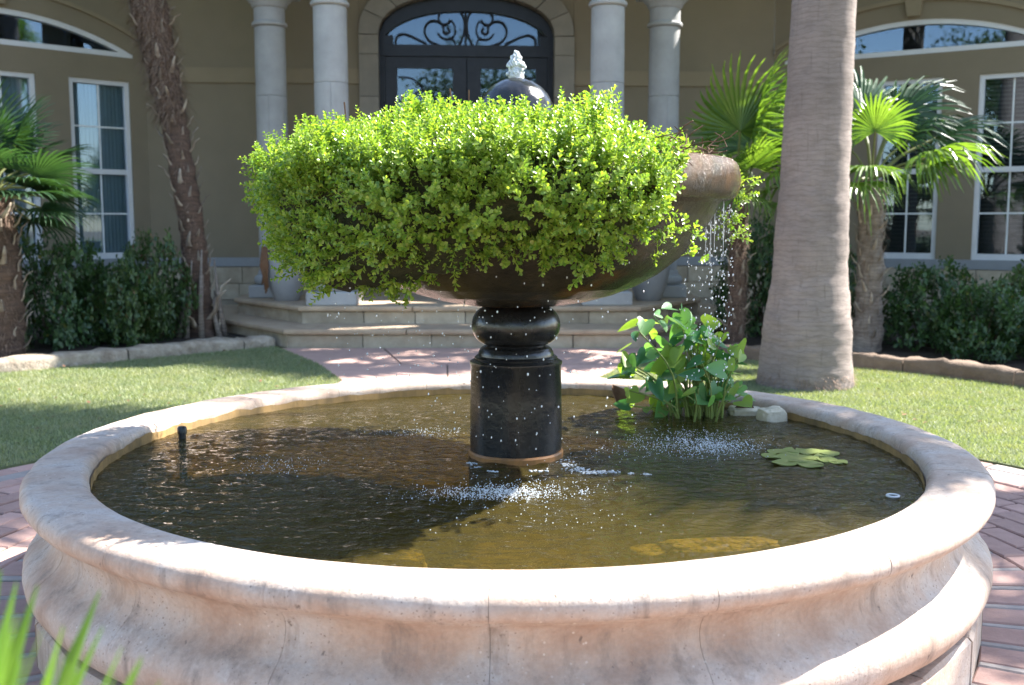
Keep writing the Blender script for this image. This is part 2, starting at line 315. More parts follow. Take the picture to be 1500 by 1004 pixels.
class MB:
    def __init__(s): s.v = []; s.f = []; s.mi = []; s.cur = 0
    def add(s, vs, fs):
        b = len(s.v); s.v += [tuple(v) for v in vs]; s.f += [tuple(i + b for i in f) for f in fs]; s.mi += [s.cur] * len(fs); return s
    def hexa(s, p):   # 8 points: bottom 4 ccw, top 4
        return s.add(p, [(3, 2, 1, 0), (4, 5, 6, 7), (0, 1, 5, 4), (1, 2, 6, 5), (2, 3, 7, 6), (3, 0, 4, 7)])
    def box(s, c, d, rz=0, jit=0):
        cx, cy, cz = c; x, y, z = d[0] / 2, d[1] / 2, d[2] / 2; co, si = math.cos(rz), math.sin(rz); P = []
        for Z in (-z, z):
            for X, Y in ((-x, -y), (x, -y), (x, y), (-x, y)):
                j = [random.uniform(-jit, jit) for _ in range(3)]
                P.append((cx + X * co - Y * si + j[0], cy + X * si + Y * co + j[1], cz + Z + j[2]))
        return s.hexa(P)
    def cbox(s, c, d, ch=0.008, rz=0, jit=0):   # box with chamfered edges
        cx, cy, cz = c; x, y, z = d[0] / 2, d[1] / 2, d[2] / 2; co, si = math.cos(rz), math.sin(rz); P = []
        for Z, q in ((-z, ch), (-z + ch, 0), (z - ch, 0), (z, ch)):
            for X, Y in ((-x + q, -y + q), (x - q, -y + q), (x - q, y - q), (-x + q, y - q)):
                j = [random.uniform(-jit, jit) for _ in range(3)] if q == 0 else [0, 0, 0]
                P.append((cx + X * co - Y * si + j[0], cy + X * si + Y * co + j[1], cz + Z + j[2]))
        F = [(3, 2, 1, 0), (12, 13, 14, 15)]
        for r in range(3):
            for k in range(4): F.append((r * 4 + k, r * 4 + (k + 1) % 4, r * 4 + 4 + (k + 1) % 4, r * 4 + 4 + k))
        return s.add(P, F)
    def prism(s, poly, z0, z1):
        n = len(poly); P = [(x, y, z0) for x, y in poly] + [(x, y, z1) for x, y in poly]
        return s.add(P, [tuple(reversed(range(n))), tuple(range(n, 2 * n))] + [(i, (i + 1) % n, n + (i + 1) % n, n + i) for i in range(n)])
    def lathe(s, prof, c=(0, 0, 0), n=48, a0=0, a1=2 * PI, cap=False, rf=None):
        full = abs(a1 - a0 - 2 * PI) < 1e-6; k = n if full else n + 1; P = []; F = []
        for i in range(k):
            a = a0 + (a1 - a0) * i / n
            for r, z in prof:
                rr = r * (rf(a, z) if rf else 1); P.append((c[0] + rr * math.cos(a), c[1] + rr * math.sin(a), c[2] + z))
        m = len(prof)
        for i in range(n):
            j = (i + 1) % k
            for q in range(m - 1): F.append((i * m + q, j * m + q, j * m + q + 1, i * m + q + 1))
        if cap and not full: F += [tuple(reversed(range(m))), tuple((k - 1) * m + q for q in range(m))]
        return s.add(P, F)
    def tube(s, path, rad, n=8, cap=True):
        path = [Vector(p) for p in path]; P = []; F = []
        rad = rad if hasattr(rad, '__len__') else [rad] * len(path)
        for i, p in enumerate(path):
            t = (path[min(i + 1, len(path) - 1)] - path[max(i - 1, 0)]).normalized()
            u = t.orthogonal().normalized() if i == 0 else (u - t * u.dot(t)).normalized()
            w = t.cross(u)
            for k in range(n):
                a = 2 * PI * k / n; P.append(p + (u * math.cos(a) + w * math.sin(a)) * rad[i])
        for i in range(len(path) - 1):
            for k in range(n): F.append((i * n + k, i * n + (k + 1) % n, (i + 1) * n + (k + 1) % n, (i + 1) * n + k))
        if cap: F += [tuple(reversed(range(n))), tuple((len(path) - 1) * n + k for k in range(n))]
        return s.add(P, F)
    def mesh(s, name, mats, smooth=False, off=(0, 0, 0)):
        me = bpy.data.meshes.new(name)
        me.from_pydata([(v[0] - off[0], v[1] - off[1], v[2] - off[2]) for v in s.v], [], s.f)
        for m in (mats if isinstance(mats, (list, tuple)) else [mats]): me.materials.append(m)
        if isinstance(mats, (list, tuple)): me.polygons.foreach_set('material_index', s.mi)
        if smooth: me.polygons.foreach_set('use_smooth', [True] * len(s.f))
        me.update(); return me
    def build(s, name, mats, parent=None, smooth=False, origin=None):
        if parent is not None: return link_mesh(name, s.mesh(name, mats, smooth, wloc(parent)), parent)
        off = Vector(origin) if origin is not None else Vector((0, 0, 0))
        return link_mesh(name, s.mesh(name, mats, smooth, off), None, off)
def autosmooth(o, ang=35):
    me = o.data; me.polygons.foreach_set('use_smooth', [True] * len(me.polygons))
    try: me.set_sharp_from_angle(angle=math.radians(ang))
    except Exception: pass
def rock_mesh(name, m, size, sub=4, amp=0.25, freq=1.6, seed=0, flat=0.0):
    import bmesh
    bm = bmesh.new(); bmesh.ops.create_icosphere(bm, subdivisions=sub, radius=1)
    for v in bm.verts:
        p = v.co.copy(); e = 0.55
        q = Vector([math.copysign(abs(c) ** e, c) for c in p]); q = q * (0.8 if flat else 0.9)
        q *= 1 + amp * mnoise.fractal(p * freq + Vector((seed * 7.3, seed * 3.1, 0)), 0.9, 2.0, 4)
        v.co = Vector((q.x * size[0], q.y * size[1], (q.z if q.z < 0 or not flat else q.z * flat) * size[2]))
    for f in bm.faces: f.smooth = True
    me = bpy.data.meshes.new(name); bm.to_mesh(me); bm.free(); me.materials.append(m); return me
def catmull(pts, n=8):
    pts = [Vector(p) for p in pts]; out = []
    for i in range(len(pts) - 1):
        p0, p1, p2, p3 = pts[max(i - 1, 0)], pts[i], pts[i + 1], pts[min(i + 2, len(pts) - 1)]
        for k in range(n):
            t = k / n
            out.append(0.5 * ((2 * p1) + (p2 - p0) * t + (2 * p0 - 5 * p1 + 4 * p2 - p3) * t * t + (3 * p1 - p0 - 3 * p2 + p3) * t ** 3))
    return out + [pts[-1]]
def mtx(loc, rot=None, sc=1.0):
    m = Matrix.Translation(loc)
    if rot is not None: m = m @ rot.to_matrix().to_4x4()
    if hasattr(sc, '__len__'): m = m @ Matrix.Diagonal((sc[0], sc[1], sc[2], 1))
    else: m = m @ Matrix.Scale(sc, 4)
    return np.array(m)
def dirquat(d, roll=0.0):
    q = Vector(d).to_track_quat('Z', 'Y')
    return q @ Matrix.Rotation(roll, 3, 'Z').to_quaternion()

# ================================================================ GROUND
tag(MB().prism([(-140, -140), (140, -140), (140, 140), (-140, 140)], -0.30, -0.030).build('ground', M['earth']), kind='structure')
PAV_R = 2.92
def arc(r, a0, a1, n, c=(0, 0)): return [(c[0] + r * math.cos(math.radians(a0 + (a1 - a0) * i / n)), c[1] + r * math.sin(math.radians(a0 + (a1 - a0) * i / n))) for i in range(n + 1)]
PATH_L = [(-1.62, 2.42), (-1.35, 3.3), (-1.28, 4.4), (-1.62, 5.3), (-2.20, 6.45)]
PATH_R = [(0.72, 2.83), (0.50, 3.6), (0.62, 4.4), (0.95, 5.3), (1.45, 6.45)]
EDGE_L = [(-7.6, 2.6), (-5.6, 3.75), (-4.06, 4.85), (-3.2, 5.75), (-2.32, 6.62)]
EDGE_R = [(1.40, 6.35), (1.85, 5.75), (2.5, 5.35), (3.15, 4.85), (3.62, 4.25), (4.0, 3.5), (4.3, 2.6)]
lawnL = [tuple(p) for p in arc(PAV_R + 0.01, 124, 200, 24)] + [(-9.0, -1.0), (-9.0, 2.0)] + EDGE_L + list(reversed(PATH_L[1:]))
lawnR = list(reversed(arc(PAV_R + 0.01, -30, 70, 26))) + [(4.3, -1.5), (4.32, 2.6)] + list(reversed(EDGE_R))[1:-1] + [(1.02, 5.2)] + list(reversed(PATH_R[1:4]))[0:3]
lawnR = arc(PAV_R + 0.01, -25, 76, 26) + PATH_R[1:4] + [(1.55, 5.75), (1.85, 5.70)] + EDGE_R[2:] + [(4.32, -1.2)]
tag(MB().prism(lawnL, -0.05, 0.0).build('lawn', M['turf']), kind='structure')
tag(MB().prism(lawnR, -0.05, 0.0).build('lawn', M['turf']), kind='structure')
bedL = EDGE_L + [(-2.25, 9.9), (-4.6, 9.9), (-12, 4.5)]
tag(MB().prism(bedL, -0.2, 0.035).build('planting_bed', M['soil']), kind='structure')
bedR = EDGE_R + [(9, 6.0), (5, 9.6), (1.3, 10.6)]
tag(MB().prism(list(reversed(bedR)), -0.2, 0.035).build('planting_bed', M['soil']), kind='structure')
# street-side lawn behind the camera, seen in the window panes
tag(MB().prism([(-60, -60), (60, -60), (60, -7.5), (-60, -7.5)], -0.04, -0.006).build('lawn', M['turf']), kind='structure')

def inside(poly, X, Y):
    r = np.zeros(len(X), bool); n = len(poly)
    for i in range(n):
        x0, y0 = poly[i]; x1, y1 = poly[(i + 1) % n]
        c = ((y0 > Y) != (y1 > Y)) & (X < (x1 - x0) * (Y - y0) / ((y1 - y0) + 1e-12) + x0); r ^= c
    return r
def grass(poly, n, label, box):
    X = RNG.uniform(box[0], box[1], n); Y = RNG.uniform(box[2], box[3], n); k = inside(poly, X, Y); X, Y = X[k], Y[k]; n = len(X)
    a = RNG.uniform(0, 2 * PI, n); h = RNG.uniform(0.010, 0.027, n); w = RNG.uniform(0.0018, 0.0035, n); ln = RNG.uniform(0.0, 0.028, n); b = RNG.uniform(0, 2 * PI, n)
    V = np.zeros((n, 3, 3)); V[:, 0] = np.c_[X - w * np.cos(a), Y - w * np.sin(a), np.zeros(n)]; V[:, 1] = np.c_[X + w * np.cos(a), Y + w * np.sin(a), np.zeros(n)]
    V[:, 2] = np.c_[X + ln * np.cos(b), Y + ln * np.sin(b), h]
    o = link_mesh('grass', np_mesh('grass', V.reshape(-1, 3), np.arange(3 * n).reshape(-1, 3), M['grass']))
    tag(o, label, 'grass', kind='stuff')
grass(lawnL, 230000, 'short mown grass beside the path and the limestone edging', (-5.6, -1.0, 1.6, 6.6))
grass(lawnR, 200000, 'short mown grass around the smooth grey palm trunk', (0.5, 4.2, 0.6, 5.8))

lV, lF = np.array([(0, 0, 0), (-.011, .014, .004), (0, .034, 0), (.011, .014, .004)]), np.array([(0, 3, 2, 1)])
A = []
for _ in range(260):
    x, y = random.uniform(-5, 4), random.uniform(1.7, 6.3)
    if inside(lawnL, np.array([x]), np.array([y]))[0] or inside(lawnR, np.array([x]), np.array([y]))[0]: A.append(np.array(Matrix.Translation((x, y, random.uniform(.012, .024))) @ Matrix.Rotation(random.uniform(0, 6), 4, 'Z') @ Matrix.Rotation(random.uniform(-.5, .5), 4, 'X') @ Matrix.Scale(random.uniform(.6, 1.2), 4)))
V, F = instanced(lV, lF, A); tag(link_mesh('leaf_litter', np_mesh('leaf_litter', V, F, M['dead'])), 'small dry leaves scattered over the lawns', 'leaf litter', kind='stuff')

# ---- paver ring round the fountain: soldier course, then stretcher rings
court = thing('paver_court', None, None, (0, 0, 0)); court['kind'] = 'structure'
MB().lathe([(1.2, -0.06), (1.2, -0.012), (PAV_R + 0.03, -0.012), (PAV_R + 0.03, -0.06)], n=96).build('joint_bed', M['sandjoint'], court)
fr = []; 
outer_front = MB(); outer_front.prism([(-8, -7.5), (8, -7.5), (8, -0.6), (2.85, -0.6)] + list(reversed(arc(PAV_R + 0.03, -168, -12, 30))) + [(-2.85, -0.6), (-8, -0.6)], -0.06, -0.012)
outer_front.build('joint_bed', M['sandjoint'], court)
def paver_mesh(l, w, h, r=None):
    mb = MB(); mb.cbox((0, 0, -h / 2 + 0.0), (l, w, h), 0.006); return mb
pav = []
def wedge(r0, r1, da, h, ch=0.005):    # a paver that follows the ring, about the +x axis
    mb = MB(); P = []
    for z, q in ((-h, 0), (-ch, 0), (0, ch)):
        a = da / 2
        for r, s in ((r0 + q, -1), (r1 - q, -1), (r1 - q, 1), (r0 + q, 1)):
            aa = s * (a - q / r); P.append((r * math.cos(aa), r * math.sin(aa), z))
    F = [(8, 9, 10, 11)]
    for rr in range(2):
        for k in range(4): F.append((rr * 4 + k, rr * 4 + (k + 1) % 4, rr * 4 + 4 + (k + 1) % 4, rr * 4 + 4 + k))
    return mb.add(P, F)
rings = [(1.420, 1.745, 0.155, 'sol')]
r = 1.757
while r < PAV_R - 0.05: rings.append((r, r + 0.105, 0.225, 'st')); r += 0.115
for ri, (r0, r1, arcw, kind) in enumerate(rings):
    n = int(2 * PI * r0 / arcw); da = 2 * PI / n
    if kind == 'sol':
        mp = wedge(r0, r1, da * 0.74, 0.05).mesh('paver', M['brick']); mg = wedge(r0, r1, da * 0.19, 0.05).mesh('paver', M['greybrick'])
    else:
        mp = wedge(r0, r1, da - 0.009 / r0, 0.05).mesh('paver', M['brick']); mg = wedge(r0, r1, da - 0.009 / r0, 0.05).mesh('paver', M['greybrick'])
    for k in range(n):
        a = da * (k + (0.5 if ri % 2 else 0)) + random.uniform(-1, 1) * 0.003; rc = (r0 + r1) / 2
        items = [(mp, a), (mg, a + da * 0.5)] if kind == 'sol' else [(mg if (random.random() < 0.07 or (r1 > PAV_R - 0.16 and random.random() < 0.5)) else mp, a)]
        for me, aa in items:
            p = (rc * math.cos(aa), rc * math.sin(aa), 0); q = proj(p)
            vis = -20 < q[0] < 1520 and 400 < q[1] < 1030 and (abs(p[0]) > 1.42 or p[1] < -1.2) and p[1] < 2.5
            pav.append((not vis, q[2], me, aa))
pav.sort(key=lambda t: (t[0], t[1]))
rest_mb = {0: MB(), 1: MB()}
for i, (hid, d, me, a) in enumerate(pav):
    zj = random.uniform(-0.003, 0.003)
    if i < 300 and not hid: link_mesh('paver', me, court, (0, 0, zj), (0, 0, a))
    else:
        R = Matrix.Rotation(a, 3, 'Z'); mb = rest_mb[0 if me.materials[0] is M['brick'] else 1]
        mb.add([R @ v.co + Vector((0, 0, zj)) for v in me.vertices], [tuple(p.vertices) for p in me.polygons])
tag(rest_mb[0].build('paver_field', M['brick'], court), kind='stuff'); tag(rest_mb[1].build('paver_field', M['greybrick'], court), kind='stuff')

# ---- pink path to the porch: large slabs with open joints
path = thing('path', None, None, (0, 0, 0)); path['kind'] = 'structure'
MB().prism(PATH_R[:] + list(reversed(PATH_L)), -0.06, -0.01).build('joint_bed', M['sandjoint'], path)
def lerp(a, b, t): return (a[0] + (b[0] - a[0]) * t, a[1] + (b[1] - a[1]) * t)
for i in range(4):
    cuts = [0, .27, .62, 1] if i % 2 else [0, .42, .78, 1]
    for c in range(3):
        g = 0.006; L0, R0, L1, R1 = PATH_L[i], PATH_R[i], PATH_L[i + 1], PATH_R[i + 1]
        sk = random.uniform(-.08, .08) if c < 2 else 0; sk0 = 0
        P = [lerp(L0, R0, cuts[c] + g / 2), lerp(L0, R0, cuts[c + 1] - g / 2), lerp(L1, R1, cuts[c + 1] - g / 2), lerp(L1, R1, cuts[c] + g / 2)]
        P = [(x, y + (0.008 if j < 2 else -0.008)) for j, (x, y) in enumerate(P)]
        MB().prism(P, -0.05, 0.0 + random.uniform(-.002, .003)).build('slab', M['slab'], path)

# ================================================================ FOUNTAIN BASIN
BX, BY = -0.012, 0.0
RIM_T = 0.47; WATER = 0.412
basin = thing('fountain_basin', 'wide round pinkish stone fountain basin with rounded rim', 'fountain basin', (BX, BY, 0))
def bull(r0, r1, z0, z1, n=7):   # rounded section, clockwise from the inner lower edge over the top to the outer lower edge
    rad = (z1 - z0) / 2; P = []
    ri = 0.030
    P.append((r0, z0))
    for k in range(n): a = PI - (PI / 2) * k / (n - 1); P.append((r0 + ri + ri * math.cos(a), z1 - ri + ri * math.sin(a)))
    P.append(((r0 + r1) / 2, z1 + 0.004))
    for k in range(2 * n): a = PI / 2 - PI * k / (2 * n - 1); P.append((r1 - rad + rad * math.cos(a), z0 + rad + rad * math.sin(a)))
    P.append((r1 - rad - 0.02, z0))
    return P
rimp = bull(1.275, 1.452, 0.405, RIM_T)
bodyp = [(p.x, p.z) for p in [Vector((1.408, 0, 0.412)), Vector((1.408, 0, 0.396)), Vector((1.400, 0, 0.389))]]
bodyp += [(p.x, p.z) for p in catmull([Vector((r, 0, z)) for r, z in ((1.392, .387), (1.379, .370), (1.372, .345), (1.377, .317), (1.396, .291), (1.425, .270), (1.447, .247), (1.455, .222), (1.450, .192), (1.430, .160), (1.395, .136))], 3)]
bodyp += [(1.36, 0.128), (1.30, 0.128), (1.30, 0.412)]
plinp = [(1.30, -.02), (1.30, 0.126), (1.424, 0.126), (1.434, 0.116), (1.434, -.02)]
NS = 20; a_off = math.radians(-91.3)
def jitter_seg(o, amp, fr, sd):
    for v in o.data.vertices:
        n = Vector((v.co.x, v.co.y, 0)).normalized(); d = mnoise.fractal(v.co * fr + Vector((sd, sd * 2.3, 0)), 1.0, 2.0, 4) * amp
        v.co += n * d + Vector((0, 0, d * 0.5))
for k in range(NS):
    a0 = a_off + 2 * PI * k / NS; a1 = a0 + 2 * PI / NS; g = 0.00035
    dr = random.uniform(-.0008, .0008)
    o = MB().lathe([(r + dr, z + dr * 0.6) for r, z in rimp] + [(rimp[0][0] + dr, rimp[0][1] + dr * 0.6)], (BX, BY, 0), 14, a0 + g, a1 - g, True).build('rim_section', M['stone'], basin)
    jitter_seg(o, 0.0035, 9, 0); autosmooth(o, 50)
    dr = random.uniform(-.0007, .0007)
    o = MB().lathe([(r + dr, z) for r, z in bodyp] + [(bodyp[0][0] + dr, bodyp[0][1])], (BX, BY, 0), 14, a0 + g, a1 - g, True).build('wall_section', M['stone'], basin)
    jitter_seg(o, 0.004, 8, 40); autosmooth(o, 50)
for k in range(28):
    a0 = a_off + 2 * PI * (k + .4) / 28; a1 = a0 + 2 * PI / 28; dr = random.uniform(-.004, .004)
    # straight-faced plinth blocks butted round the base
    MB().lathe([(r + dr, z) for r, z in plinp] + [(plinp[0][0] + dr, -.02)], (BX, BY, 0), 1, a0 + .0016, a1 - .0016, True).build('plinth_block', M['stone'], basin)
MB().lathe([(1.305, 0.02), (1.305, 0.455), (1.40, 0.458), (1.425, 0.448), (1.438, 0.438), (1.43, 0.418), (1.39, 0.41), (1.365, 0.38), (1.356, 0.345), (1.36, 0.315), (1.405, 0.265), (1.438, 0.222), (1.415, 0.168), (1.34, 0.135), (1.42, 0.11), (1.42, 0.02)][::1], (BX, BY, 0), 160).build('mortar_core', M['mortar'], basin, True)
iw = MB().lathe([(1.2700, 0.437), (1.2695, 0.425), (1.2695, 0.09)], (BX, BY, 0), 320)
iw.v = [(v[0], v[1], v[2] + (0.012 * mnoise.fractal(Vector(v) * 6, .9, 2, 4) + 0.004 * mnoise.noise(Vector(v) * 60) if v[2] > .43 else 0)) for v in iw.v]
iw.build('inner_wall', M['inner'], basin, True)
MB().lathe([(1.30, 0.08), (1.30, 0.25), (0.0, 0.25)], (BX, BY, 0), 96).build('basin_floor', M['floor'], basin)

# ---- water with real ripples
PX, PY = 0.013, 0.03
splashes = [(0.63, 0.18, 1.0), (-0.04, -0.50, 1.0), (-0.72, -0.16, 0.7), (-0.33, 0.36, 0.7), (0.25, 0.1, 0.3), (0.88, 0.45, 0.4)]
nr, na = 240, 600
rr = np.linspace(0.10, 1.284, nr); aa = np.linspace(0, 2 * PI, na, endpoint=False)
Rg, Ag = np.meshgrid(rr, aa, indexing='ij')
Xg = BX + Rg * np.cos(Ag); Yg = BY + Rg * np.sin(Ag); Zg = np.zeros_like(Xg)
def nfield(fx, fy, ph): return np.array([mnoise.noise(Vector((x * fx, y * fy, ph))) for x, y in zip(Xg.ravel(), Yg.ravel())]).reshape(Xg.shape)
n1, n2, n3 = nfield(8, 15, 0.0), nfield(19, 33, 5.1), nfield(4, 4, 9.3)
near = np.zeros_like(Xg)
for sx, sy, amp in splashes:
    d = np.hypot(Xg - sx, Yg - sy) + 0.035 * n1; near += amp * np.exp(-(d / 0.16) ** 2)
    for lam, ph, q in ((0.066, 0, 1.0), (0.041, 1.3, 0.5)):
        Zg += q * amp * 0.0013 * np.sin(2 * PI * d / lam + ph) * np.exp(-d / 0.42) * np.clip(d / 0.08, 0, 1) * (0.6 + 0.8 * np.clip(n3 + .5, 0, 1))
Zg += 0.0040 * n1 + 0.0040 * n2 * (1 + 2.5 * np.clip(near, 0, 1))
V = np.c_[Xg.ravel(), Yg.ravel(), (WATER + Zg).ravel()]
idx = np.arange(nr * na).reshape(nr, na); nx = np.roll(idx, -1, 1)
F = np.stack([idx[:-1], nx[:-1], nx[1:], idx[1:]], -1).reshape(-1, 4)[:, ::-1]
F = F[:, ::-1] if False else F
wo = link_mesh('water', np_mesh('water', V, F, M['water'], True)); tag(wo, kind='structure')

# ================================================================ PEDESTAL, BOWL, DOME
ped = thing('fountain_pedestal', 'wet black stone pedestal carrying a planted bowl and dome', 'fountain', (PX, PY, 0.09))
C0 = (PX, PY, 0)
def oct8(a, z):
    t = ((a + PI / 8) % (PI / 4)) - PI / 8
    return 1.0 - 0.045 * (1 - math.cos(t * 8)) / 2 * 0.5
o = MB().lathe([(0.0, 0.428), (0.150, 0.428), (0.152, 0.47), (0.150, 0.60), (0.148, 0.708), (0.151, 0.714), (0.151, 0.724), (0.138, 0.732), (0.0, 0.732)], C0, 96, rf=oct8).build('drum', M['black'], ped); autosmooth(o, 30)
o = MB().lathe([(0.0, 0.09), (0.156, 0.09), (0.1565, 0.425), (0.153, 0.431), (0, 0.431)], C0, 64).build('base_ring', M['ochre'], ped); autosmooth(o, 30)
prof = [(0.0, 0.729), (0.134, 0.729), (0.136, 0.737), (0.130, 0.742), (0.126, 0.744)]
for k in range(7): a = math.radians(0 + 90 * k / 6); prof.append((0.098 + 0.026 * math.cos(a), 0.744 + 0.030 * math.sin(a)))
prof += [(0.092, 0.778), (0.0, 0.778)]
o = MB().lathe(prof, C0, 72).build('base_moulding', M['black'], ped); autosmooth(o, 30)
prof = [(0.0, 0.774), (0.094, 0.774)]
for k in range(15): a = math.radians(-78 + 156 * k / 14); prof.append((0.085 + 0.060 * math.cos(a), 0.842 + 0.064 * math.sin(a)))
prof += [(0.09, 0.909), (0, 0.909)]
o = MB().lathe(prof, C0, 72).build('cushion', M['black'], ped); autosmooth(o, 30)
bowl_out = [(0.10, 0.905), (0.165, 0.911), (0.24, 0.924), (0.32, 0.945), (0.39, 0.973), (0.452, 1.010), (0.52, 1.063), (0.582, 1.130), (0.625, 1.195), (0.640, 1.232)]
lip = [(0.672 + 0.034 * math.cos(math.radians(a)) * 1.0, 1.303 + 0.062 * math.sin(math.radians(a))) for a in range(-110, 121, 15)]
bowl_in = [(0.60, 1.33), (0.55, 1.22), (0.40, 1.12), (0.0, 1.08)]
o = MB().lathe([(0, 0.905)] + bowl_out + lip + bowl_in, C0, 128).build('bowl', M['bowl'], ped, True)
for v in o.data.vertices:
    n = Vector((v.co.x, v.co.y, 0)); 
    if n.length > 0.05: v.co += n.normalized() * mnoise.fractal(v.co * 9, 0.9, 2, 4) * 0.005
autosmooth(o, 45)
DOM_Z = 1.505; DR = 0.124
prof = [(0.06, 1.09), (0.065, 1.36)] + [(DR * math.cos(math.radians(a)), DOM_Z + DR * math.sin(math.radians(a))) for a in range(-55, 91, 5)]
o = MB().lathe(prof, C0, 96).build('dome', M['black'], ped, True)
for v in o.data.vertices: v.co += (v.co - Vector((0, 0, DOM_Z - .09))).normalized() * mnoise.fractal(v.co * 60, 0.8, 2, 3) * 0.0016
MB().lathe([(0.0, 1.315), (0.62, 1.315)], C0, 64).build('bowl_soil', M['soil'], ped)

import bmesh
_b = bmesh.new(); bmesh.ops.create_icosphere(_b, subdivisions=1, radius=1); DV = np.array([v.co[:] for v in _b.verts]); DF = np.array([[v.index for v in f.verts] for f in _b.faces]); _b.free()
# ---- jet
jet = MB(); prof = []
for k in range(26):
    t = k / 25; rad = 0.022 * (1 - 0.10 * math.sin(t * 3)) * (1 - max(0, t - 0.55) * 1.5) if t < 1 else 0.002
    prof.append((max(rad, 0.002), DOM_Z + DR - 0.004 + 0.082 * t))
jet.lathe(prof, C0, 36)
for i, v in enumerate(jet.v):
    p = Vector(v); n = Vector((p.x - PX, p.y - PY, 0)); d = mnoise.fractal(p * 75, 0.8, 2, 4)
    p += n * (d * 0.5) + Vector((d * 0.003, 0, d * 0.004)); jet.v[i] = tuple(p)
jm, nt, b = mat('jet_froth'); b.inputs['Base Color'].default_value = (0.92, 0.94, 0.96, 1); b.inputs['Roughness'].default_value = 0.12
b.inputs['Transmission Weight'].default_value = 0.12; b.inputs['IOR'].default_value = 1.33; bump(nt, b, tex_noise(nt, 170, 4, 0.7), 0.9, 0.01)
for k in range(230):
    tt_ = random.random() ** .8; a = random.uniform(0, 2 * PI); rr_ = .0290 * (1 - max(0, tt_ - .5) * 1.5) * math.sqrt(random.random()); q = Vector((PX + rr_ * math.cos(a), PY + rr_ * math.sin(a), DOM_Z + DR + .084 * tt_ - .002)); e = random.uniform(.0022, .0065) * (1.15 - .5 * tt_)
    jet.add([q + Vector((v[0] * e, v[1] * e, v[2] * e * 1.3)) for v in DV.tolist()], [tuple(f) for f in DF.tolist()])
jo = jet.build('water_jet', jm, None, True, (PX, PY, DOM_Z + DR)); tag(jo, 'frothy white water jet bubbling from the black dome', 'water jet')

# ================================================================ TRAILING PLANT IN THE BOWL
def leaf_tpl(l, w, fold=0.25, curl=0.12):
    V = [(0, 0, 0), (-w * .42, l * .50, fold * w * .5), (-w * .46, l * .80, fold * w * .5 - curl * l * .5), (0, l, -curl * l), (w * .46, l * .80, fold * w * .5 - curl * l * .5), (w * .42, l * .50, fold * w * .5)]
    return np.array(V), np.array([(0, 3, 2, 1), (0, 5, 4, 3)])
def sprig_tpl(seed, L=0.060, ll=0.0155, lw=0.0102, nodes=6):
    rs = random.Random(seed); lV, lF = leaf_tpl(ll, lw); A = []
    bend = rs.uniform(-.01, .01)
    for i in range(nodes):
        t = i / (nodes - 1); z = L * (0.12 + 0.88 * t); sc = (0.85 + .35 * math.sin(PI * min(t * 1.1, 1))) * (1 if t < .95 else .8)
        for s in range(2 if t < .95 else 3):
            az = i * PI / 2 + s * (PI if t < .95 else 2.1) + rs.uniform(-.35, .35); el = math.radians(rs.uniform(25, 45) + (28 if t > .9 else 10 * t))
            R = Matrix.Rotation(az, 4, 'Z') @ Matrix.Rotation(el, 4, 'X')
            A.append(np.array(Matrix.Translation((bend * t * t, 0, z)) @ R @ Matrix.Scale(sc * rs.uniform(.85, 1.15), 4)))
    V, F = instanced(lV, lF, A)
    st = np.array([(-.0011, 0, -.01), (.0011, 0, -.01), (.0011 + bend, 0, L), (-.0011 + bend, 0, L)]); b = len(V)
    return np.vstack([V, st]), np.vstack([F, [(b, b + 1, b + 2, b + 3)]])
SPR = [sprig_tpl(s) for s in range(5)]
tab = [(-180, .835, 1.00, 1.535), (-165, .85, .965, 1.54), (-150, .86, .945, 1.545), (-132, .85, .96, 1.55), (-115, .82, 1.03, 1.555), (-100, .80, 1.07, 1.555), (-88, .79, 1.08, 1.555), (-75, .785, 1.05, 1.55),
       (-66, .78, 1.06, 1.55), (-60, .765, 1.12, 1.54), (-55, .70, 1.25, 1.52), (-51, .60, 1.365, 1.50), (-40, .56, 1.375, 1.48), (-24, .56, 1.375, 1.47), (0, .56, 1.38, 1.46), (25, .62, 1.37, 1.48), (50, .76, 1.30, 1.51), (90, .80, 1.2, 1.55), (150, .83, 1.08, 1.54), (180, .835, 1.02, 1.535)]
TB = np.array(tab)
def bush_profile(deg):
    rm, zl, zc = (np.interp(deg, TB[:, 0], TB[:, i]) for i in (1, 2, 3)); rm -= 0.045 * float(np.interp(deg, [-180, -140, -110, -62, -52, 180], [1, .9, -.15, -.1, .6, .6])); zc -= 0.078; zl += 0.045 * mnoise.noise(Vector((deg * .11, 2.7, 0))) + 0.03 * mnoise.noise(Vector((deg * .33, 9.1, 0)))
    rlow = np.interp(zl, [z for r, z in bowl_out], [r for r, z in bowl_out]) + 0.07
    P = [(0.13, zc - 0.035), (0.26, zc - 0.005), (0.42, zc), (0.42 + (rm - .42) * .55, zc - 0.035), (rm - 0.05, zc - 0.10)]
    if zl < 1.30: P += [(rm, 1.32), (rm - 0.005, max(zl + 0.12, 1.2)), (max(rlow + .03, rm - .09), zl + 0.05), (rlow, zl)]
    else: P += [(rm, zl)]
    return catmull([Vector((r, 0, z)) for r, z in P], 6)
plant = thing('trailing_plant', 'lush bright green trailing plant overflowing the fountain bowl', 'plant', (PX, PY, 1.32))
core = MB(); nk = 72; rows = 30; cP = []
for k in range(nk):
    pr = bush_profile(-180 + 360 * k / nk); 
    for q in range(rows):
        p = pr[min(int(q / (rows - 1) * (len(pr) - 1) * 0.93), len(pr) - 1)]; a = math.radians(-180 + 360 * k / nk)
        rr_ = p.x - 0.062; zz = p.z - (0.05 if q < rows * .6 else 0.0)
        d = mnoise.fractal(Vector((math.cos(a) * rr_, math.sin(a) * rr_, zz)) * 9, .8, 2, 4) * 0.02
        cP.append((PX + (rr_ + d) * math.cos(a), PY + (rr_ + d) * math.sin(a), zz + d))
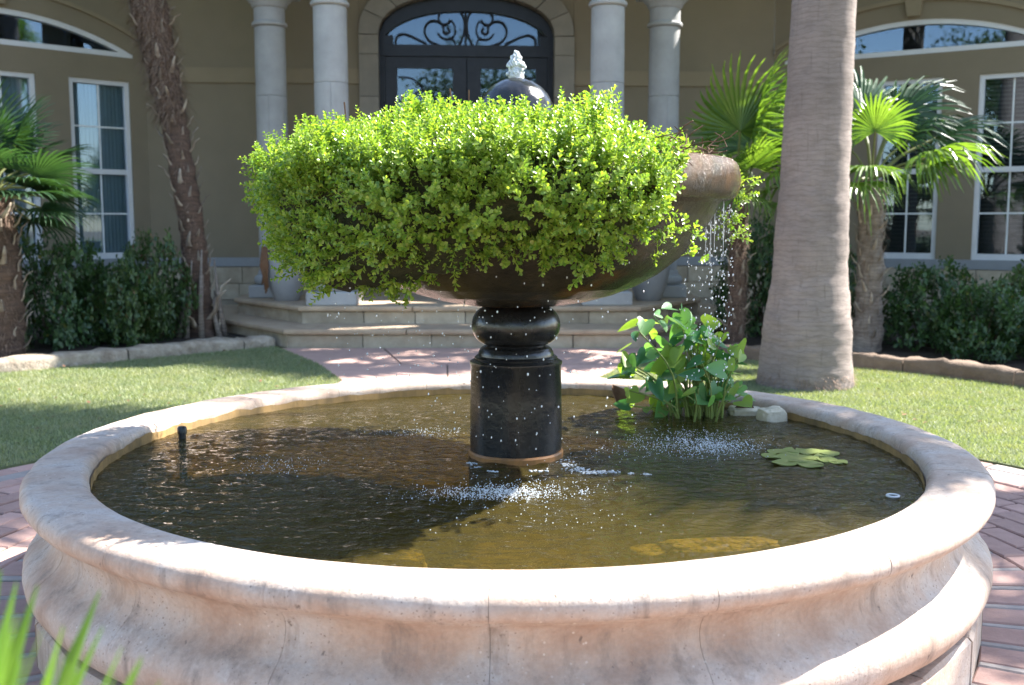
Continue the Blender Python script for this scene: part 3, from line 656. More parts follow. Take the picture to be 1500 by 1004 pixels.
core.add(cP, [(k * rows + q, ((k + 1) % nk) * rows + q, ((k + 1) % nk) * rows + q + 1, k * rows + q + 1) for k in range(nk) for q in range(rows - 1)])
core.build('dark_stem_core', M['mat'], plant, True)
spr = []
for it in range(20000):
    deg = random.uniform(-180, 180)
    if deg > 20 and deg < 160 and random.random() < 0.55: continue
    pr = bush_profile(deg); u = random.random(); i = u * (len(pr) - 1.001); k = int(i); p = pr[k].lerp(pr[k + 1], i - k)
    if random.random() > (p.x + 0.12) / 0.95: continue
    t = (pr[k + 1] - pr[k]).normalized(); nrm = Vector((t.z * -1, 0, t.x)); nrm = nrm if (nrm.x > 0 or nrm.z > 0.3) else -nrm
    if nrm.z < -0.2 and nrm.x < 0: nrm = -nrm
    a = math.radians(deg); ca, sa = math.cos(a), math.sin(a)
    w = Vector((PX + p.x * ca, PY + p.x * sa, p.z))
    lump = mnoise.noise(w * 6.0) * 0.055 + mnoise.noise(w * 15.0 + Vector((3, 1, 4))) * 0.032
    gap = mnoise.noise(w * 9.0 + Vector((11, 5, 2)))
    if gap > 0.46 and p.z < 1.46 and random.random() < 0.8: continue
    q = proj(w)
    if w.y < 0.1 and math.hypot((q[0] - 815) / 42, (q[1] - 238) / 26) < 1 and random.random() < .88: continue
    if w.y < 0.1 and math.hypot((q[0] - 745) / 30, (q[1] - 330) / 34) < 1 and random.random() < .8: continue
    if w.y < 0.1 and math.hypot((q[0] - 930) / 60, (q[1] - 235) / 14) < 1 and random.random() < .7: continue
    n3 = Vector((nrm.x * ca, nrm.x * sa, nrm.z)).normalized()
    depth = random.random() ** 1.6 * 0.075
    w2 = w + n3 * (lump - depth - 0.028)
    low = max(0, (1.30 - p.z) / 0.3)
    d = (n3 * (0.9 - .2 * low) + Vector((0, 0, 0.75 - 0.35 * low)) + Vector((random.gauss(0, .33), random.gauss(0, .33), random.gauss(0, .3)))).normalized()
    spr.append((w2, d, random.uniform(0, 6.28), random.choice((.55, .75, .85, .95, 1.1)) * random.uniform(.9, 1.1), random.randrange(5), depth))
for k in range(330):     # taller shoots that break the outline
    deg = random.uniform(-180, 180); pr = bush_profile(deg); i = random.uniform(.05, .62) * (len(pr) - 1.001); p = pr[int(i)]; a = math.radians(deg)
    if p.x < .17: continue
    w = Vector((PX + p.x * math.cos(a), PY + p.x * math.sin(a), p.z)) + Vector((0, 0, mnoise.noise(Vector((PX + p.x * math.cos(a), PY + p.x * math.sin(a), p.z)) * 6) * .04 - .02))
    d = Vector((math.cos(a) * random.uniform(0, .7), math.sin(a) * random.uniform(0, .7), 1)) + Vector((random.gauss(0, .2), random.gauss(0, .2), 0)); d.normalize(); sc_ = random.uniform(.7, 1.0)
    for j in range(random.choice((1, 2, 2))): spr.append((w + d * (.05 * sc_ * j), d, random.uniform(0, 6.28), sc_ * (1 - .2 * j), random.randrange(5), 0))
# strands trailing over the bare lip on the right and hanging tips
for (x, y, n, ln) in [(1080, 280, 9, .10), (1072, 325, 9, .12), (1094, 268, 6, .05), (815, 355, 9, .10), (880, 350, 9, .09), (1000, 345, 12, .10), (960, 350, 8, .07), (640, 352, 7, .06), (1058, 330, 7, .1)]:
    Yd = PY - 0.30 if x < 1010 else PY - 0.02
    if x < 930: Yd = PY - 0.62
    elif x < 1010: Yd = PY - 0.52
    c = aty(x, y, Yd)
    for k in range(n):
        w2 = c + Vector((random.gauss(0, .018), random.gauss(0, .02), random.uniform(-ln * .75, ln * .25)))
        spr.append((w2, Vector((random.gauss(.2, .5), random.gauss(-.45, .4), random.gauss(.3, .5))).normalized(), random.uniform(0, 6.28), random.uniform(.6, .9), random.randrange(5), 0))
SPM = [np_mesh('sprig', V, F, M['sprig']) for V, F in SPR]
def score(s):
    q = proj(s[0]); return (s[0].y > 0.1, s[5] > 0.03, q[2])
spr.sort(key=score)
for s in spr[:300]:
    o = link_mesh('sprig', SPM[s[4]], plant, s[0] - wloc(plant), dirquat(s[1], s[2]).to_euler(), s[3])
Vs, Fs, b = [], [], 0
for v in range(5):
    A = [mtx(s[0] - wloc(plant), dirquat(s[1], s[2]), s[3]) for s in spr[300:] if s[4] == v]
    V, F = instanced(SPR[v][0], SPR[v][1], A); Vs.append(V); Fs.append(F + b); b += len(V)
tag(link_mesh('foliage', np_mesh('foliage', np.vstack(Vs), np.vstack(Fs), M['sprig']), plant), kind='stuff')
# dry runners lying over the lip and brown shoots
st = MB()
for k in range(90):
    deg = random.uniform(-95, 25); a = math.radians(deg); r0 = random.uniform(.5, .66); p0 = Vector((PX + r0 * math.cos(a), PY + r0 * math.sin(a), random.uniform(1.36, 1.40)))
    pts = [p0]; d = Vector((random.gauss(0, 1), random.gauss(0, 1), 0)).normalized()
    for j in range(4): 
        d = (d + Vector((random.gauss(0, .5), random.gauss(0, .5), random.gauss(0, .25)))).normalized(); q_ = pts[-1] + d * 0.03; pts.append(q_)
    st.tube(pts, 0.0018, 4)
for (x, y0, y1) in [(505, 170, 150), (590, 160, 140), (662, 150, 130), (683, 150, 132), (460, 185, 168), (1040, 240, 222)]:
    p0, p1 = aty(x, y0 + 25, PY - .1), aty(x + random.uniform(-6, 6), y1, PY - .1); st.tube([p0, p0.lerp(p1, .5) + Vector((.004, 0, 0)), p1], [.002, .0022, .0028], 5)
tag(st.build('runner_stems', M['stemred'], plant), kind='stuff')

# ================================================================ WATER IN THE AIR AND ON THE SURFACE
def drops(pts, name, label):
    A = [mtx(p, None, (r, r, r * e)) for p, r, e in pts]
    V, F = instanced(DV, DF, A); o = link_mesh(name, np_mesh(name, V, F, M['drop'], True)); return tag(o, label, 'water', kind='stuff')
D = []
def rain(x0, x1, y0, y1, Y0, Y1, n, r=(0.0014, 0.0030), pw=1):
    for _ in range(n):
        Y = random.uniform(Y0, Y1); p = aty(random.uniform(x0, x1), y0 + (y1 - y0) * random.random() ** pw, Y)
        if p.z > WATER + 0.01: D.append((p, random.uniform(*r) * random.choice((.75, 1, 1, 1.25)), random.uniform(1, 1.9)))
rain(1000, 1075, 300, 560, PY - .12, PY + .12, 230, (0.0016, 0.0034))
for x in (1034, 1041, 1052, 1060, 1068):
    for _ in range(26): D.append((aty(x + random.gauss(0, 2), random.uniform(300, 500), PY - .05 + random.gauss(0, .01)), random.uniform(.0014, .0028), random.uniform(1.2, 2.4)))
rain(480, 690, 400, 560, PY - .5, PY + .1, 110); rain(600, 960, 330, 660, PY - .62, PY - .35, 120, (.0012, .0024)); rain(690, 825, 440, 690, PY - .62, PY - .4, 34, (.0014, .0026))
drops(D, 'falling_droplets', 'falling water drops around the bowl and pedestal')
S = []
for sx, sy, n, rx, ry in [(0.63, 0.18, 620, .20, .20), (0.70, 0.12, 260, .12, .10), (-0.04, -0.50, 560, .20, .075), (-0.02, -0.49, 260, .10, .05), (-0.33, 0.36, 110, .14, .07), (-0.72, -0.16, 90, .15, .12), (0.30, 0.05, 70, .22, .2), (0.12, -0.42, 90, .22, .12), (0.1, -.75, 40, .3, .15)]:
    for _ in range(int(n * 2.2)):
        x, y = random.gauss(sx, rx * .55), random.gauss(sy, ry * .55)
        S.append((Vector((x, y, WATER + abs(random.gauss(0, .010)))), random.uniform(.0005, .0019), random.uniform(.6, 1.3)))
drops(S, 'splash', 'sparkling splash drops leaping off the pond surface')
sp = MB()
for sx, sy, n, rx, ry in [(-0.04, -0.50, 36, .17, .05), (0.63, 0.18, 26, .14, .12), (.2, -.46, 5, .03, .02)]:
    for _ in range(n):
        p = Vector((random.gauss(sx, rx * .5), random.gauss(sy, ry * .5), WATER - .003)); h = random.uniform(.004, .016); l = Vector((random.gauss(0, .007), random.gauss(0, .007), 0))
        sp.tube([p, p + l * .5 + Vector((0, 0, h * .5)), p + l + Vector((0, 0, h))], [.0030, .0014, .0019], 6)
tag(sp.build('splash_spouts', M['drop'], None, True), 'thin water spouts where drops hit the pond', 'water', kind='stuff')
fm = MB()  # bright reflection by the pedestal, modelled as small white bubbles
for (x, y, w, h, n) in [(832, 680, 10, 5, 60), (846, 688, 16, 3, 70), (872, 692, 22, 2.2, 80), (893, 691, 10, 1.6, 30), (924, 694, 5, 1.2, 14), (946, 695, 7, 1.2, 18), (722, 691, 9, 1.2, 20), (690, 679, 7, 2, 24), (700, 685, 9, 1.2, 24), (790, 690, 16, 1.2, 30)]:
    for _ in range(n):
        p = atz(random.gauss(x, w * .55), random.gauss(y, h * .55), WATER + .0012); e = random.uniform(.0016, .0052)
        fm.add([(p.x + v[0] * e, p.y + v[1] * e, p.z + v[2] * e * .5) for v in DV.tolist()], [tuple(f) for f in DF.tolist()])
tag(fm.build('glint', M['glint'], None, True), 'painted patches of white foam drifting from the pedestal base', 'glint', kind='stuff')
stm = MB()
for x in (1034, 1041, 1047, 1060):
    p0, p1 = aty(x, 292, PY - .05), aty(x - 1, random.uniform(345, 400), PY - .05); stm.tube([p0, p0.lerp(p1, .5) + Vector((.001, 0, 0)), p1], [.0022, .0016, .0008], 6)
tag(stm.build('drip_streams', M['drop'], None, True), 'thin streams of water dripping off the bare bowl lip', 'water', kind='stuff')

# ================================================================ POND PLANTS AND SMALL THINGS
def heart(l):
    pts = [(0, 0), (.16, -.16), (.34, -.20), (.46, -.05), (.47, .18), (.38, .45), (.22, .74), (0, 1.0)]
    V = [(0, 0, 0)]; n = len(pts)
    prof = [(x * l, y * l) for x, y in pts]
    V = []; 
    for y in (0, .25, .5, .75, 1.0): V.append((0, y * l, -0.10 * l * y * y))
    for s in (1, -1):
        for x, y in pts[1:7]: V.append((s * x * l, y * l, (abs(x) * .35 - .10 * max(y, 0) ** 2) * l))
    F = []
    for b, s in ((5, 1), (11, -1)):
        T = [(0, b, b + 1), (0, b + 1, b + 2), (0, b + 2, b + 3), (0, b + 3, 1), (1, b + 3, b + 4), (1, b + 4, 2), (2, b + 4, b + 5), (2, b + 5, 3), (3, b + 5, 4)]
        F += [t if s > 0 else t[::-1] for t in T]
    return np.array(V), np.array(F)
hV, hF = heart(1.0)
hm = [np_mesh('leaf', hV * np.array(s), hF, M[q], True) for s, q in (((1, 1, 1), 'taro'), ((.85, 1.1, 1.3), 'taro2'), ((1.1, .95, .7), 'taro3'))]
TC = atz(1025, 608, WATER)
taro = thing('taro_plant', 'clump of heart-leaved water taro standing in the fountain basin', 'plant', (TC.x, TC.y, WATER - .12))
for k in range(150):
    px_ = random.gauss(1006, 48); px_ = min(max(px_, 920), 1087)
    hi = 448 + abs(px_ - 985) * .48; py_ = hi + (random.random() ** 1.05) * (598 - hi)
    Yk = TC.y + random.gauss(0, .085); tip = aty(px_, py_, Yk)
    base = Vector((TC.x + (tip.x - TC.x) * .40 + random.gauss(0, .02), TC.y + (Yk - TC.y) * .5, WATER - .10))
    mid = base.lerp(tip, .55) + Vector((-(tip.x - TC.x) * .25 + random.gauss(0, .014), random.gauss(0, .01), .03))
    if k % 2 == 0: MB().tube(catmull([base, mid, tip], 4), [.0044] * 4 + [.0030] * 5, 6).build('stem', M['tarostem'], taro, True)
    L = random.uniform(.042, .088)
    az = random.uniform(0, 2 * PI); out = Vector((math.cos(az) * .9 + (tip.x - TC.x) * 2.0, math.sin(az) * .9 - .25, random.uniform(-1.5, .25))).normalized()
    up = Vector((random.gauss(0, .6), random.gauss(-.35, .6), random.uniform(.1, 1))); x = out.cross(up).normalized(); z = x.cross(out).normalized()
    R = Matrix((x, out, z)).transposed()
    o = link_mesh('leaf', hm[k % 3], taro, tip - wloc(taro), R.to_euler(), (L, L, L))
for k, (x, y, r) in enumerate([(1148, 663, .052), (1172, 672, .062), (1198, 664, .058), (1150, 678, .04), (1186, 680, .045), (1212, 674, .034), (1228, 677, .030), (1132, 668, .036), (1165, 660, .04), (1214, 664, .036)]):
    p = atz(x, y, WATER + .004); mb = MB(); n = 22; a0 = random.uniform(0, 6); P = [(p.x, p.y, p.z + .001)]
    for i in range(n): a = a0 + .16 + (2 * PI - .32) * i / (n - 1); e = r * (1 + .05 * math.sin(5 * a)); P.append((p.x + e * math.cos(a), p.y + e * math.sin(a), p.z + .002 + .0015 * math.sin(3 * a + k)))
    mb.add(P + [(q[0], q[1], q[2] - .0025) for q in P], [(0, i, i + 1) for i in range(1, n)] + [(n + 1, n + 2 + i, n + 1 + i) for i in range(1, n)] + [(i, n + 1 + i, n + 2 + i, i + 1) for i in range(1, n)])
    tag(mb.build('lily_pad', M['lily'], None, False, (p.x, p.y, p.z)), {1: 'largest yellow-green lily pad in the floating cluster', 6: 'smallest lily pad of the cluster, on the side of the plastic ring'}.get(k, 'yellow-green lily pad floating in the cluster past the taro'), 'lily pad', 'lily pads floating in the fountain')
def place_rock(name, label, x, y, z, size, m, seed, rz=0, group=None):
    p = atz(x, y, z); o = link_mesh(name, rock_mesh(name, m, size, 4, .22, 1.5, seed, .25 if z < WATER else 0), None, (p.x, p.y, z), (0, 0, rz)); return tag(o, label, 'stone', group)
place_rock('stone', 'flat pale stone beside the taro stems in the water', 1092, 606, WATER + .002, (.075, .05, .03), M['rock'], 1)
place_rock('stone', 'blocky pale stone at the basin wall past the taro', 1131, 612, WATER + .010, (.055, .045, .045), M['rock'], 2, .3)
place_rock('submerged_stone', 'long yellowish slab stone lying under water against the front rim', 1052, 800, WATER - .019, (.17, .066, .05), M['subrock'], 3, .16)
place_rock('submerged_stone', 'small greenish stone under water beside the long slab stone', 950, 808, WATER - .03, (.05, .045, .04), M['subrock'], 6, .5)
place_rock('submerged_stone', 'mossy yellow stone under water at the shaded front edge', 565, 815, WATER - .03, (.12, .05, .04), M['subrock'], 4, -.1)
pp = atz(267, 642, WATER); o = MB().lathe([(0.0, -.16), (.013, -.16), (.013, .016), (.0165, .016), (.0165, .037), (.013, .042), (0, .042)], (pp.x, pp.y, WATER), 20).build('pipe', M['pvc'], None, False, (pp.x, pp.y, WATER)); autosmooth(o, 40)
tag(o, 'short black pipe standing up out of the water', 'pipe')
pr_ = atz(1308, 727, WATER + .004); mb = MB(); mb.lathe([(.016 + .0035 * math.cos(a), .0035 * math.sin(a)) for a in np.linspace(0, 2 * PI, 9)], (pr_.x, pr_.y, WATER + .005), 28)
tag(mb.build('float_ring', M['ring'], None, True, (pr_.x, pr_.y, WATER + .005)), 'small pale plastic ring floating on the water', 'ring')
def curled_leaf(name, label, x, y, z, l, m, rz, tilt):
    lV, lF = leaf_tpl(l, l * .55, .9, .5); p = atz(x, y, z)
    tag(link_mesh(name, np_mesh(name, lV, lF, m), None, p, (tilt, 0, rz)), label, 'leaf')
curled_leaf('dead_leaf', 'yellowed dying leaf hanging at the water left of the taro', 907, 603, WATER + .01, .11, M['dead'], .3, 1.4)
curled_leaf('dead_leaf', 'curled brown dead leaf lying on the pale stones', 1105, 598, WATER + .035, .07, M['dead'], 1.1, .4)

# ================================================================ HOUSE
HC = Vector((-0.56, 9.8, 0))
house = thing('house', 'tan stucco house with angled wings, arched doorway and columns', 'house', HC)
class Fr:
    def __init__(s, O, d, n): s.O = Vector((O[0], O[1], 0)); s.d = Vector((d[0], d[1], 0)).normalized(); s.n = Vector((n[0], n[1], 0)).normalized()
    def p(s, a, z, o=0): return s.O + s.d * a + s.n * o + Vector((0, 0, z))
    def box(s, mb, a0, a1, z0, z1, o0, o1):
        lo, hi = min(o0, o1), max(o0, o1)
        return mb.hexa([s.p(a0, z0, hi), s.p(a1, z0, hi), s.p(a1, z0, lo), s.p(a0, z0, lo), s.p(a0, z1, hi), s.p(a1, z1, hi), s.p(a1, z1, lo), s.p(a0, z1, lo)])
    def quad(s, mb, a0, a1, zb0, zb1, zt0, zt1, o0, o1):   # slice with sloping bottom/top
        lo, hi = min(o0, o1), max(o0, o1)
        return mb.hexa([s.p(a0, zb0, hi), s.p(a1, zb1, hi), s.p(a1, zb1, lo), s.p(a0, zb0, lo), s.p(a0, zt0, hi), s.p(a1, zt1, hi), s.p(a1, zt1, lo), s.p(a0, zt0, lo)])
FC = Fr((-4.45, 9.60), (.998, .061), (.061, -.998))
FL = Fr((-4.45, 9.60), (-.731, -.682), (.682, -.731))
FR = Fr((3.285, 10.07), (.853, -.523), (-.523, -.853))
WALL_T, TH = 5.0, 0.28
WIN = [(.20, .92), (1.29, 2.01), (2.40, 3.12)]; WZ0, WZ1 = 0.75, 2.86
AR0, AR1, ASP, ARISE = .14, 3.18, 3.14, .40
def arch_z(a, off=0):
    c = (AR0 + AR1) / 2; h = (AR1 - AR0) / 2 + off; rise = ARISE - .04 + off * .6; Rr = (h * h + rise * rise) / (2 * rise); zc = ASP + .04 + rise - Rr
    return zc + math.sqrt(max(Rr * Rr - (a - c) ** 2, 0)) + off * .4
def wing(F, wlen, left):
    mb = MB(); top = WALL_T
    xs = [0]
    for a, b in WIN: xs += [a, b]
    xs += [wlen]
    for i in range(0, len(xs), 2):   # piers between windows
        F.box(mb, xs[i], xs[i + 1], WZ0, WZ1, 0, -TH)
    F.box(mb, 0, wlen, WZ1, ASP, 0, -TH)
    F.box(mb, 0, AR0, ASP, top, 0, -TH); F.box(mb, AR1, wlen, ASP, top, 0, -TH)
    n = 28
    for k in range(n):
        a0 = AR0 + (AR1 - AR0) * k / n; a1 = AR0 + (AR1 - AR0) * (k + 1) / n; F.quad(mb, a0, a1, arch_z(a0), arch_z(a1), top, top, 0, -TH)
    F.box(mb, 0, wlen, 0.0, WZ0 - .11, 0, -TH + .02)
    mb.build('wing_wall', M['stucco'], house)
    b2 = MB(); F.box(b2, -.02, wlen, WZ0 - .11, WZ0, .035, -TH); b2.build('sill_band', M['band'], house)
    # limestone wainscot, block by block
    z = 0.02
    for c in range(3):
        a = -.01 - (.0 if c % 2 else .17); h = .205
        while a < wlen:
            w = random.uniform(.34, .58); bb = MB(); F.box(bb, max(a, .0) + .004, min(a + w, wlen) - .004, z + .004, z + h - .004, .03 + random.uniform(0, .012), .001); bb.build('wainscot_stone', M['lime'], house); a += w
        z += h
    # arch moulding with keystone
    am = MB()
    for k in range(30):
        a0 = AR0 - .22 + (AR1 - AR0 + .44) * k / 30; a1 = AR0 - .22 + (AR1 - AR0 + .44) * (k + 1) / 30; f = lambda a: arch_z(a, .20) if True else 0
        F.quad(am, max(a0, .02), max(a1, .021), f(a0), f(a1), f(a0) + .05, f(a1) + .05, .03, -.0)
    am.build('arch_moulding', M['stucco_trim'], house)
    c = (AR0 + AR1) / 2; km = MB(); kz = arch_z(c)
    km.hexa([F.p(c - .07, kz + .03, .06), F.p(c + .07, kz + .03, .06), F.p(c + .07, kz + .03, 0.002), F.p(c - .07, kz + .03, .002), F.p(c - .13, kz + .42, .06), F.p(c + .13, kz + .42, .06), F.p(c + .13, kz + .42, .002), F.p(c - .13, kz + .42, .002)])
    km.build('keystone', M['stucco_trim'], house)
    # windows
    inner = M['curtain'] if left else M['blind']
    for a, b in WIN:
        fm_ = MB(); o0, o1 = -.03, -.115; t = .055
        F.box(fm_, a, a + t, WZ0, WZ1, o0, o1); F.box(fm_, b - t, b, WZ0, WZ1, o0, o1); F.box(fm_, a + t, b - t, WZ1 - t, WZ1, o0, o1); F.box(fm_, a + t, b - t, WZ0, WZ0 + t * 1.25, o0, o1)
        w = fm_.build('window', M['white'], house); mz = (WZ0 + WZ1) / 2 - .02
        rl = MB(); F.box(rl, a + t, b - t, mz - .03, mz + .03, -.045, -.105); rl.build('meeting_rail', M['white'], w)
        for (z0, z1, og) in ((WZ0 + t * 1.25, mz - .03, -.092), (mz + .03, WZ1 - t, -.075)):
            g = MB(); F.box(g, a + t, b - t, z0, z1, og, og - .006); g.build('pane', M['glass'], w)
            m_ = MB(); c_ = (a + b) / 2; F.box(m_, c_ - .009, c_ + .009, z0, z1, og + .010, og + .002); m_.build('muntin', M['muntin'], w)
            zc = (z0 + z1) / 2; m_ = MB(); F.box(m_, a + t, c_ - .009, zc - .009, zc + .009, og + .010, og + .002); F.box(m_, c_ + .009, b - t, zc - .009, zc + .009, og + .010, og + .002); m_.build('muntin', M['muntin'], w)
        cu = MB()
        if left:
            k_ = 26
            for q in range(k_):
                s0 = a + .02 + (b - a - .13) * q / k_; s1 = a + .02 + (b - a - .13) * (q + 1) / k_; F.box(cu, s0, s1, WZ0, WZ1, -.135 - .012 * (q % 2), -.15)
        else:
            for q in range(44): z = WZ0 + (WZ1 - WZ0) * q / 44; F.quad(cu, a + .01, b - .01, z + .004, z + .004, z + .042, z + .042, -.185, -.188)
        cu.build('curtain' if left else 'blind', inner, w)
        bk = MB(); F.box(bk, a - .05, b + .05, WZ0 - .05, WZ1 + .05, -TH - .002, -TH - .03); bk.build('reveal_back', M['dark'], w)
    # arched transom
    tf = MB(); n = 28; t = .06
    for k in range(n):
        a0 = AR0 + (AR1 - AR0) * k / n; a1 = AR0 + (AR1 - AR0) * (k + 1) / n; F.quad(tf, a0, a1, max(arch_z(a0) - t, ASP), max(arch_z(a1) - t, ASP), arch_z(a0), arch_z(a1), -.02, -.115)
    F.box(tf, AR0 + .001, AR1 - .001, ASP, ASP + t, -.018, -.112)
    F.box(tf, AR0 + .001, AR0 + t, ASP + t, arch_z(AR0 + t) - .002, -.018, -.112); F.box(tf, AR1 - t, AR1 - .001, ASP + t, arch_z(AR1 - t) - .002, -.018, -.112)
    tw = tf.build('transom_window', M['white'], house)
    g = MB()
    for k in range(n):
        a0 = AR0 + .03 + (AR1 - AR0 - .06) * k / n; a1 = AR0 + .03 + (AR1 - AR0 - .06) * (k + 1) / n; F.quad(g, a0, a1, ASP + .02, ASP + .02, max(arch_z(a0) - .02, ASP + .03), max(arch_z(a1) - .02, ASP + .03), -.07, -.076)
    g.build('pane', M['glass'], tw)
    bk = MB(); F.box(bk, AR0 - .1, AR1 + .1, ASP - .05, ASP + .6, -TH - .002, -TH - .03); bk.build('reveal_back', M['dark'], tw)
wing(FL, 6.5, True); wing(FR, 6.0, False)
# central wall with the arched doorway
DL, DRR, DSP, DTOP = 2.82, 4.98, 3.46, 3.95
def darch(a, off=0):
    c = (DL + DRR) / 2; h = (DRR - DL) / 2 + off; t = min(abs(a - c) / h, 1); return DSP + (DTOP - DSP + off) * math.sqrt(max(1 - t ** 2.3, 0))
SL, SR = 2.58, 5.23
mb = MB(); CT = 5.3; FC.box(mb, 0, SL, .64, CT, 0, -TH); FC.box(mb, SR, 7.75, .64, CT, 0, -TH); FC.box(mb, 0, 2.58, .0, .639, 0, -TH + .02); FC.box(mb, SR, 7.75, 0, .639, 0, -TH + .02); FC.box(mb, SL, SR, 4.30, CT, 0, -TH)
mb.build('entry_wall', M['stucco'], house)
for a0, a1 in ((0.02, SL - .004), (SR + .004, 7.73)):
    b2 = MB(); FC.box(b2, a0, a1, 2.875, 3.055, .028, .001); b2.build('string_course', M['stucco_trim'], house)
    b2 = MB(); FC.box(b2, a0, a1, .641, .75, .04, .001); b2.build('sill_band', M['band'], house)
    z = .02
    for c in range(3):
        a = a0 - (.0 if c % 2 else .2)
        while a < a1 - .02:
            w = random.uniform(.36, .62); bb = MB(); FC.box(bb, max(a, a0) + .004, min(a + w, a1) - .004, z + .004, z + .200, .035 + random.uniform(0, .012), .001); bb.build('wainscot_stone', M['lime'], house); a += w
        z += .205
# door surround: jamb blocks and voussoirs
for a0, a1 in ((SL, DL), (DRR, SR)):
    zs = [.35, .95, 1.60, 2.20, 2.72, 3.23, DSP]
    for i in range(6): bb = MB(); FC.box(bb, a0 + .002, a1 - .002, zs[i] + .003, zs[i + 1] - .003, .06, -.25); bb.build('jamb_block', M['surround'], house)
nv = 9; c = (DL + DRR) / 2
for k in range(nv):
    a0 = PI - PI * k / nv - .006; a1 = PI - PI * (k + 1) / nv + .006; sub = 4; bb = MB()
    for q in range(sub):
        b0 = a0 + (a1 - a0) * q / sub; b1 = a0 + (a1 - a0) * (q + 1) / sub
        def pt(b, out): 
            hx = (DRR - DL) / 2 + out; hz = DTOP - DSP + out * 1.1; e = 2 / 2.3; return c + hx * math.copysign(abs(math.cos(b)) ** e, math.cos(b)), DSP + hz * abs(math.sin(b)) ** e
        i0, i1, o0, o1 = pt(b0, 0), pt(b1, 0), pt(b0, .24), pt(b1, .24)
        bb.hexa([FC.p(*i0, .06), FC.p(*i1, .06), FC.p(*i1, -.25), FC.p(*i0, -.25), FC.p(*o0, .06), FC.p(*o1, .06), FC.p(*o1, -.25), FC.p(*o0, -.25)])
    bb.build('voussoir', M['surround'], house)
sp_ = MB()
for k in range(24):   # stucco spandrel above the voussoirs
    a0 = SL + (SR - SL) * k / 24; a1 = SL + (SR - SL) * (k + 1) / 24; FC.quad(sp_, a0, a1, min(darch(a0, .2), 4.29), min(darch(a1, .2), 4.29), 4.30, 4.30, -.01, -TH)
sp_.build('spandrel', M['stucco'], house)
# door frame, transom, leaves
df = MB(); o0, o1 = -.10, -.20; n = 30
for k in range(n):
    a0 = DL + .003 + (DRR - DL - .006) * k / n; a1 = DL + .003 + (DRR - DL - .006) * (k + 1) / n
    FC.quad(df, a0, a1, max(darch(a0) - .17, 3.37), max(darch(a1) - .17, 3.37), darch(a0), darch(a1), o0, o1)
FC.box(df, DL + .001, DL + .17, 3.371, DSP + .02, -.098, -.2); FC.box(df, DRR - .17, DRR - .001, 3.371, DSP + .02, -.098, -.2)
FC.box(df, DL, DRR, 3.23, 3.369, -.09, -.21); FC.box(df, DL, DL + .07, .35, 3.229, -.10, -.2); FC.box(df, DRR - .07, DRR, .35, 3.229, -.10, -.2)
dfo = df.build('door_frame', M['iron'], house)
g = MB(); FC.box(g, DL + .02, DRR - .02, 3.30, 3.95, -.17, -.176); 
g = MB()
for k in range(n):
    a0 = DL + .1 + (DRR - DL - .2) * k / n; a1 = DL + .1 + (DRR - DL - .2) * (k + 1) / n; FC.quad(g, a0, a1, 3.32, 3.32, darch(a0) - .06, darch(a1) - .06, -.165, -.171)
g.build('transom_pane', M['glass'], dfo)
def px2(x, y): px, py = 530 + x / 4.84, y / 4.84; return 2.82 + (px - 556) * .00844, 3.37 + (64 - py) * .00813
def scroll(pts, w=.014, mirror=True):
    for s in ((1, -1) if mirror else (1,)):
        P = []
        for x, y in pts: a, z = px2(740 + (x - 740) * s, y); P.append(FC.p(a, z, -.135))
        mb_ = MB(); mb_.tube(catmull(P, 6), w, 6); mb_.build('scroll', M['iron'], dfo, True)
scroll([(690, 310), (718, 250), (732, 170), (720, 95), (680, 50), (630, 40), (580, 58), (550, 95), (552, 135), (580, 160), (612, 150), (632, 125)])
scroll([(560, 312), (490, 285), (452, 235), (450, 185), (475, 145), (515, 132), (555, 145), (580, 175), (582, 210), (600, 225), (625, 205), (610, 180)])
scroll([(540, 222), (570, 255), (610, 265), (645, 250), (664, 215), (660, 165), (640, 130)], .011)
scroll([(665, 300), (650, 268), (620, 262)], .011)
scroll([(460, 298), (400, 270), (340, 242), (290, 232), (252, 250), (240, 285), (245, 310)])
scroll([(740, 312), (740, -30)], .014, False)
for s0, s1, hs in ((DL + .072, 3.895, 1), (3.905, DRR - .072, -1)):
    lf = MB(); z0, z1 = .36, 3.225; g0, g1 = (s0 + .145, s1 - .17) if hs == 1 else (s0 + .17, s1 - .145)
    FC.box(lf, s0, g0, z0, z1, -.12, -.17); FC.box(lf, g1, s1, z0, z1, -.12, -.17); FC.box(lf, g0, g1, 3.09, z1, -.12, -.17); FC.box(lf, g0, g1, z0, .85, -.12, -.17)
    d = lf.build('door', M['iron'], house)
    gp = MB(); FC.box(gp, g0, g1, .85, 3.09, -.148, -.154); gp.build('pane', M['glass'], d)
    cx = (g0 + g1) / 2; hw = (g1 - g0) / 2
    for pts in ([(-.95, 2.98), (-.4, 2.95), (.1, 2.75), (.5, 2.55), (.9, 2.60), (.95, 2.75)], [(-.9, 2.5), (-.3, 2.8), (.3, 2.75), (.45, 2.5), (.1, 2.35), (-.25, 2.45), (-.15, 2.62)], [(-.9, 1.2), (-.2, 1.9), (.5, 2.2), (.9, 1.8), (.4, 1.5), (.1, 1.75)]):
        mb_ = MB(); mb_.tube(catmull([FC.p(cx + x * hw * hs, z, -.135) for x, z in pts], 6), .011, 6); mb_.build('scroll', M['iron'], d, True)
    hd = MB(); hx = s1 - .07 if hs == 1 else s0 + .07; hd.tube([FC.p(hx, 1.25, -.12), FC.p(hx, 1.28, -.06), FC.p(hx, 1.65, -.06), FC.p(hx, 1.68, -.12)], .012, 8); hd.build('handle', M['iron'], d, True)
bk = MB(); FC.box(bk, SL, SR, .3, 4.2, -TH - .012, -TH - .05); bk.build('hall_back', M['dark'], house)
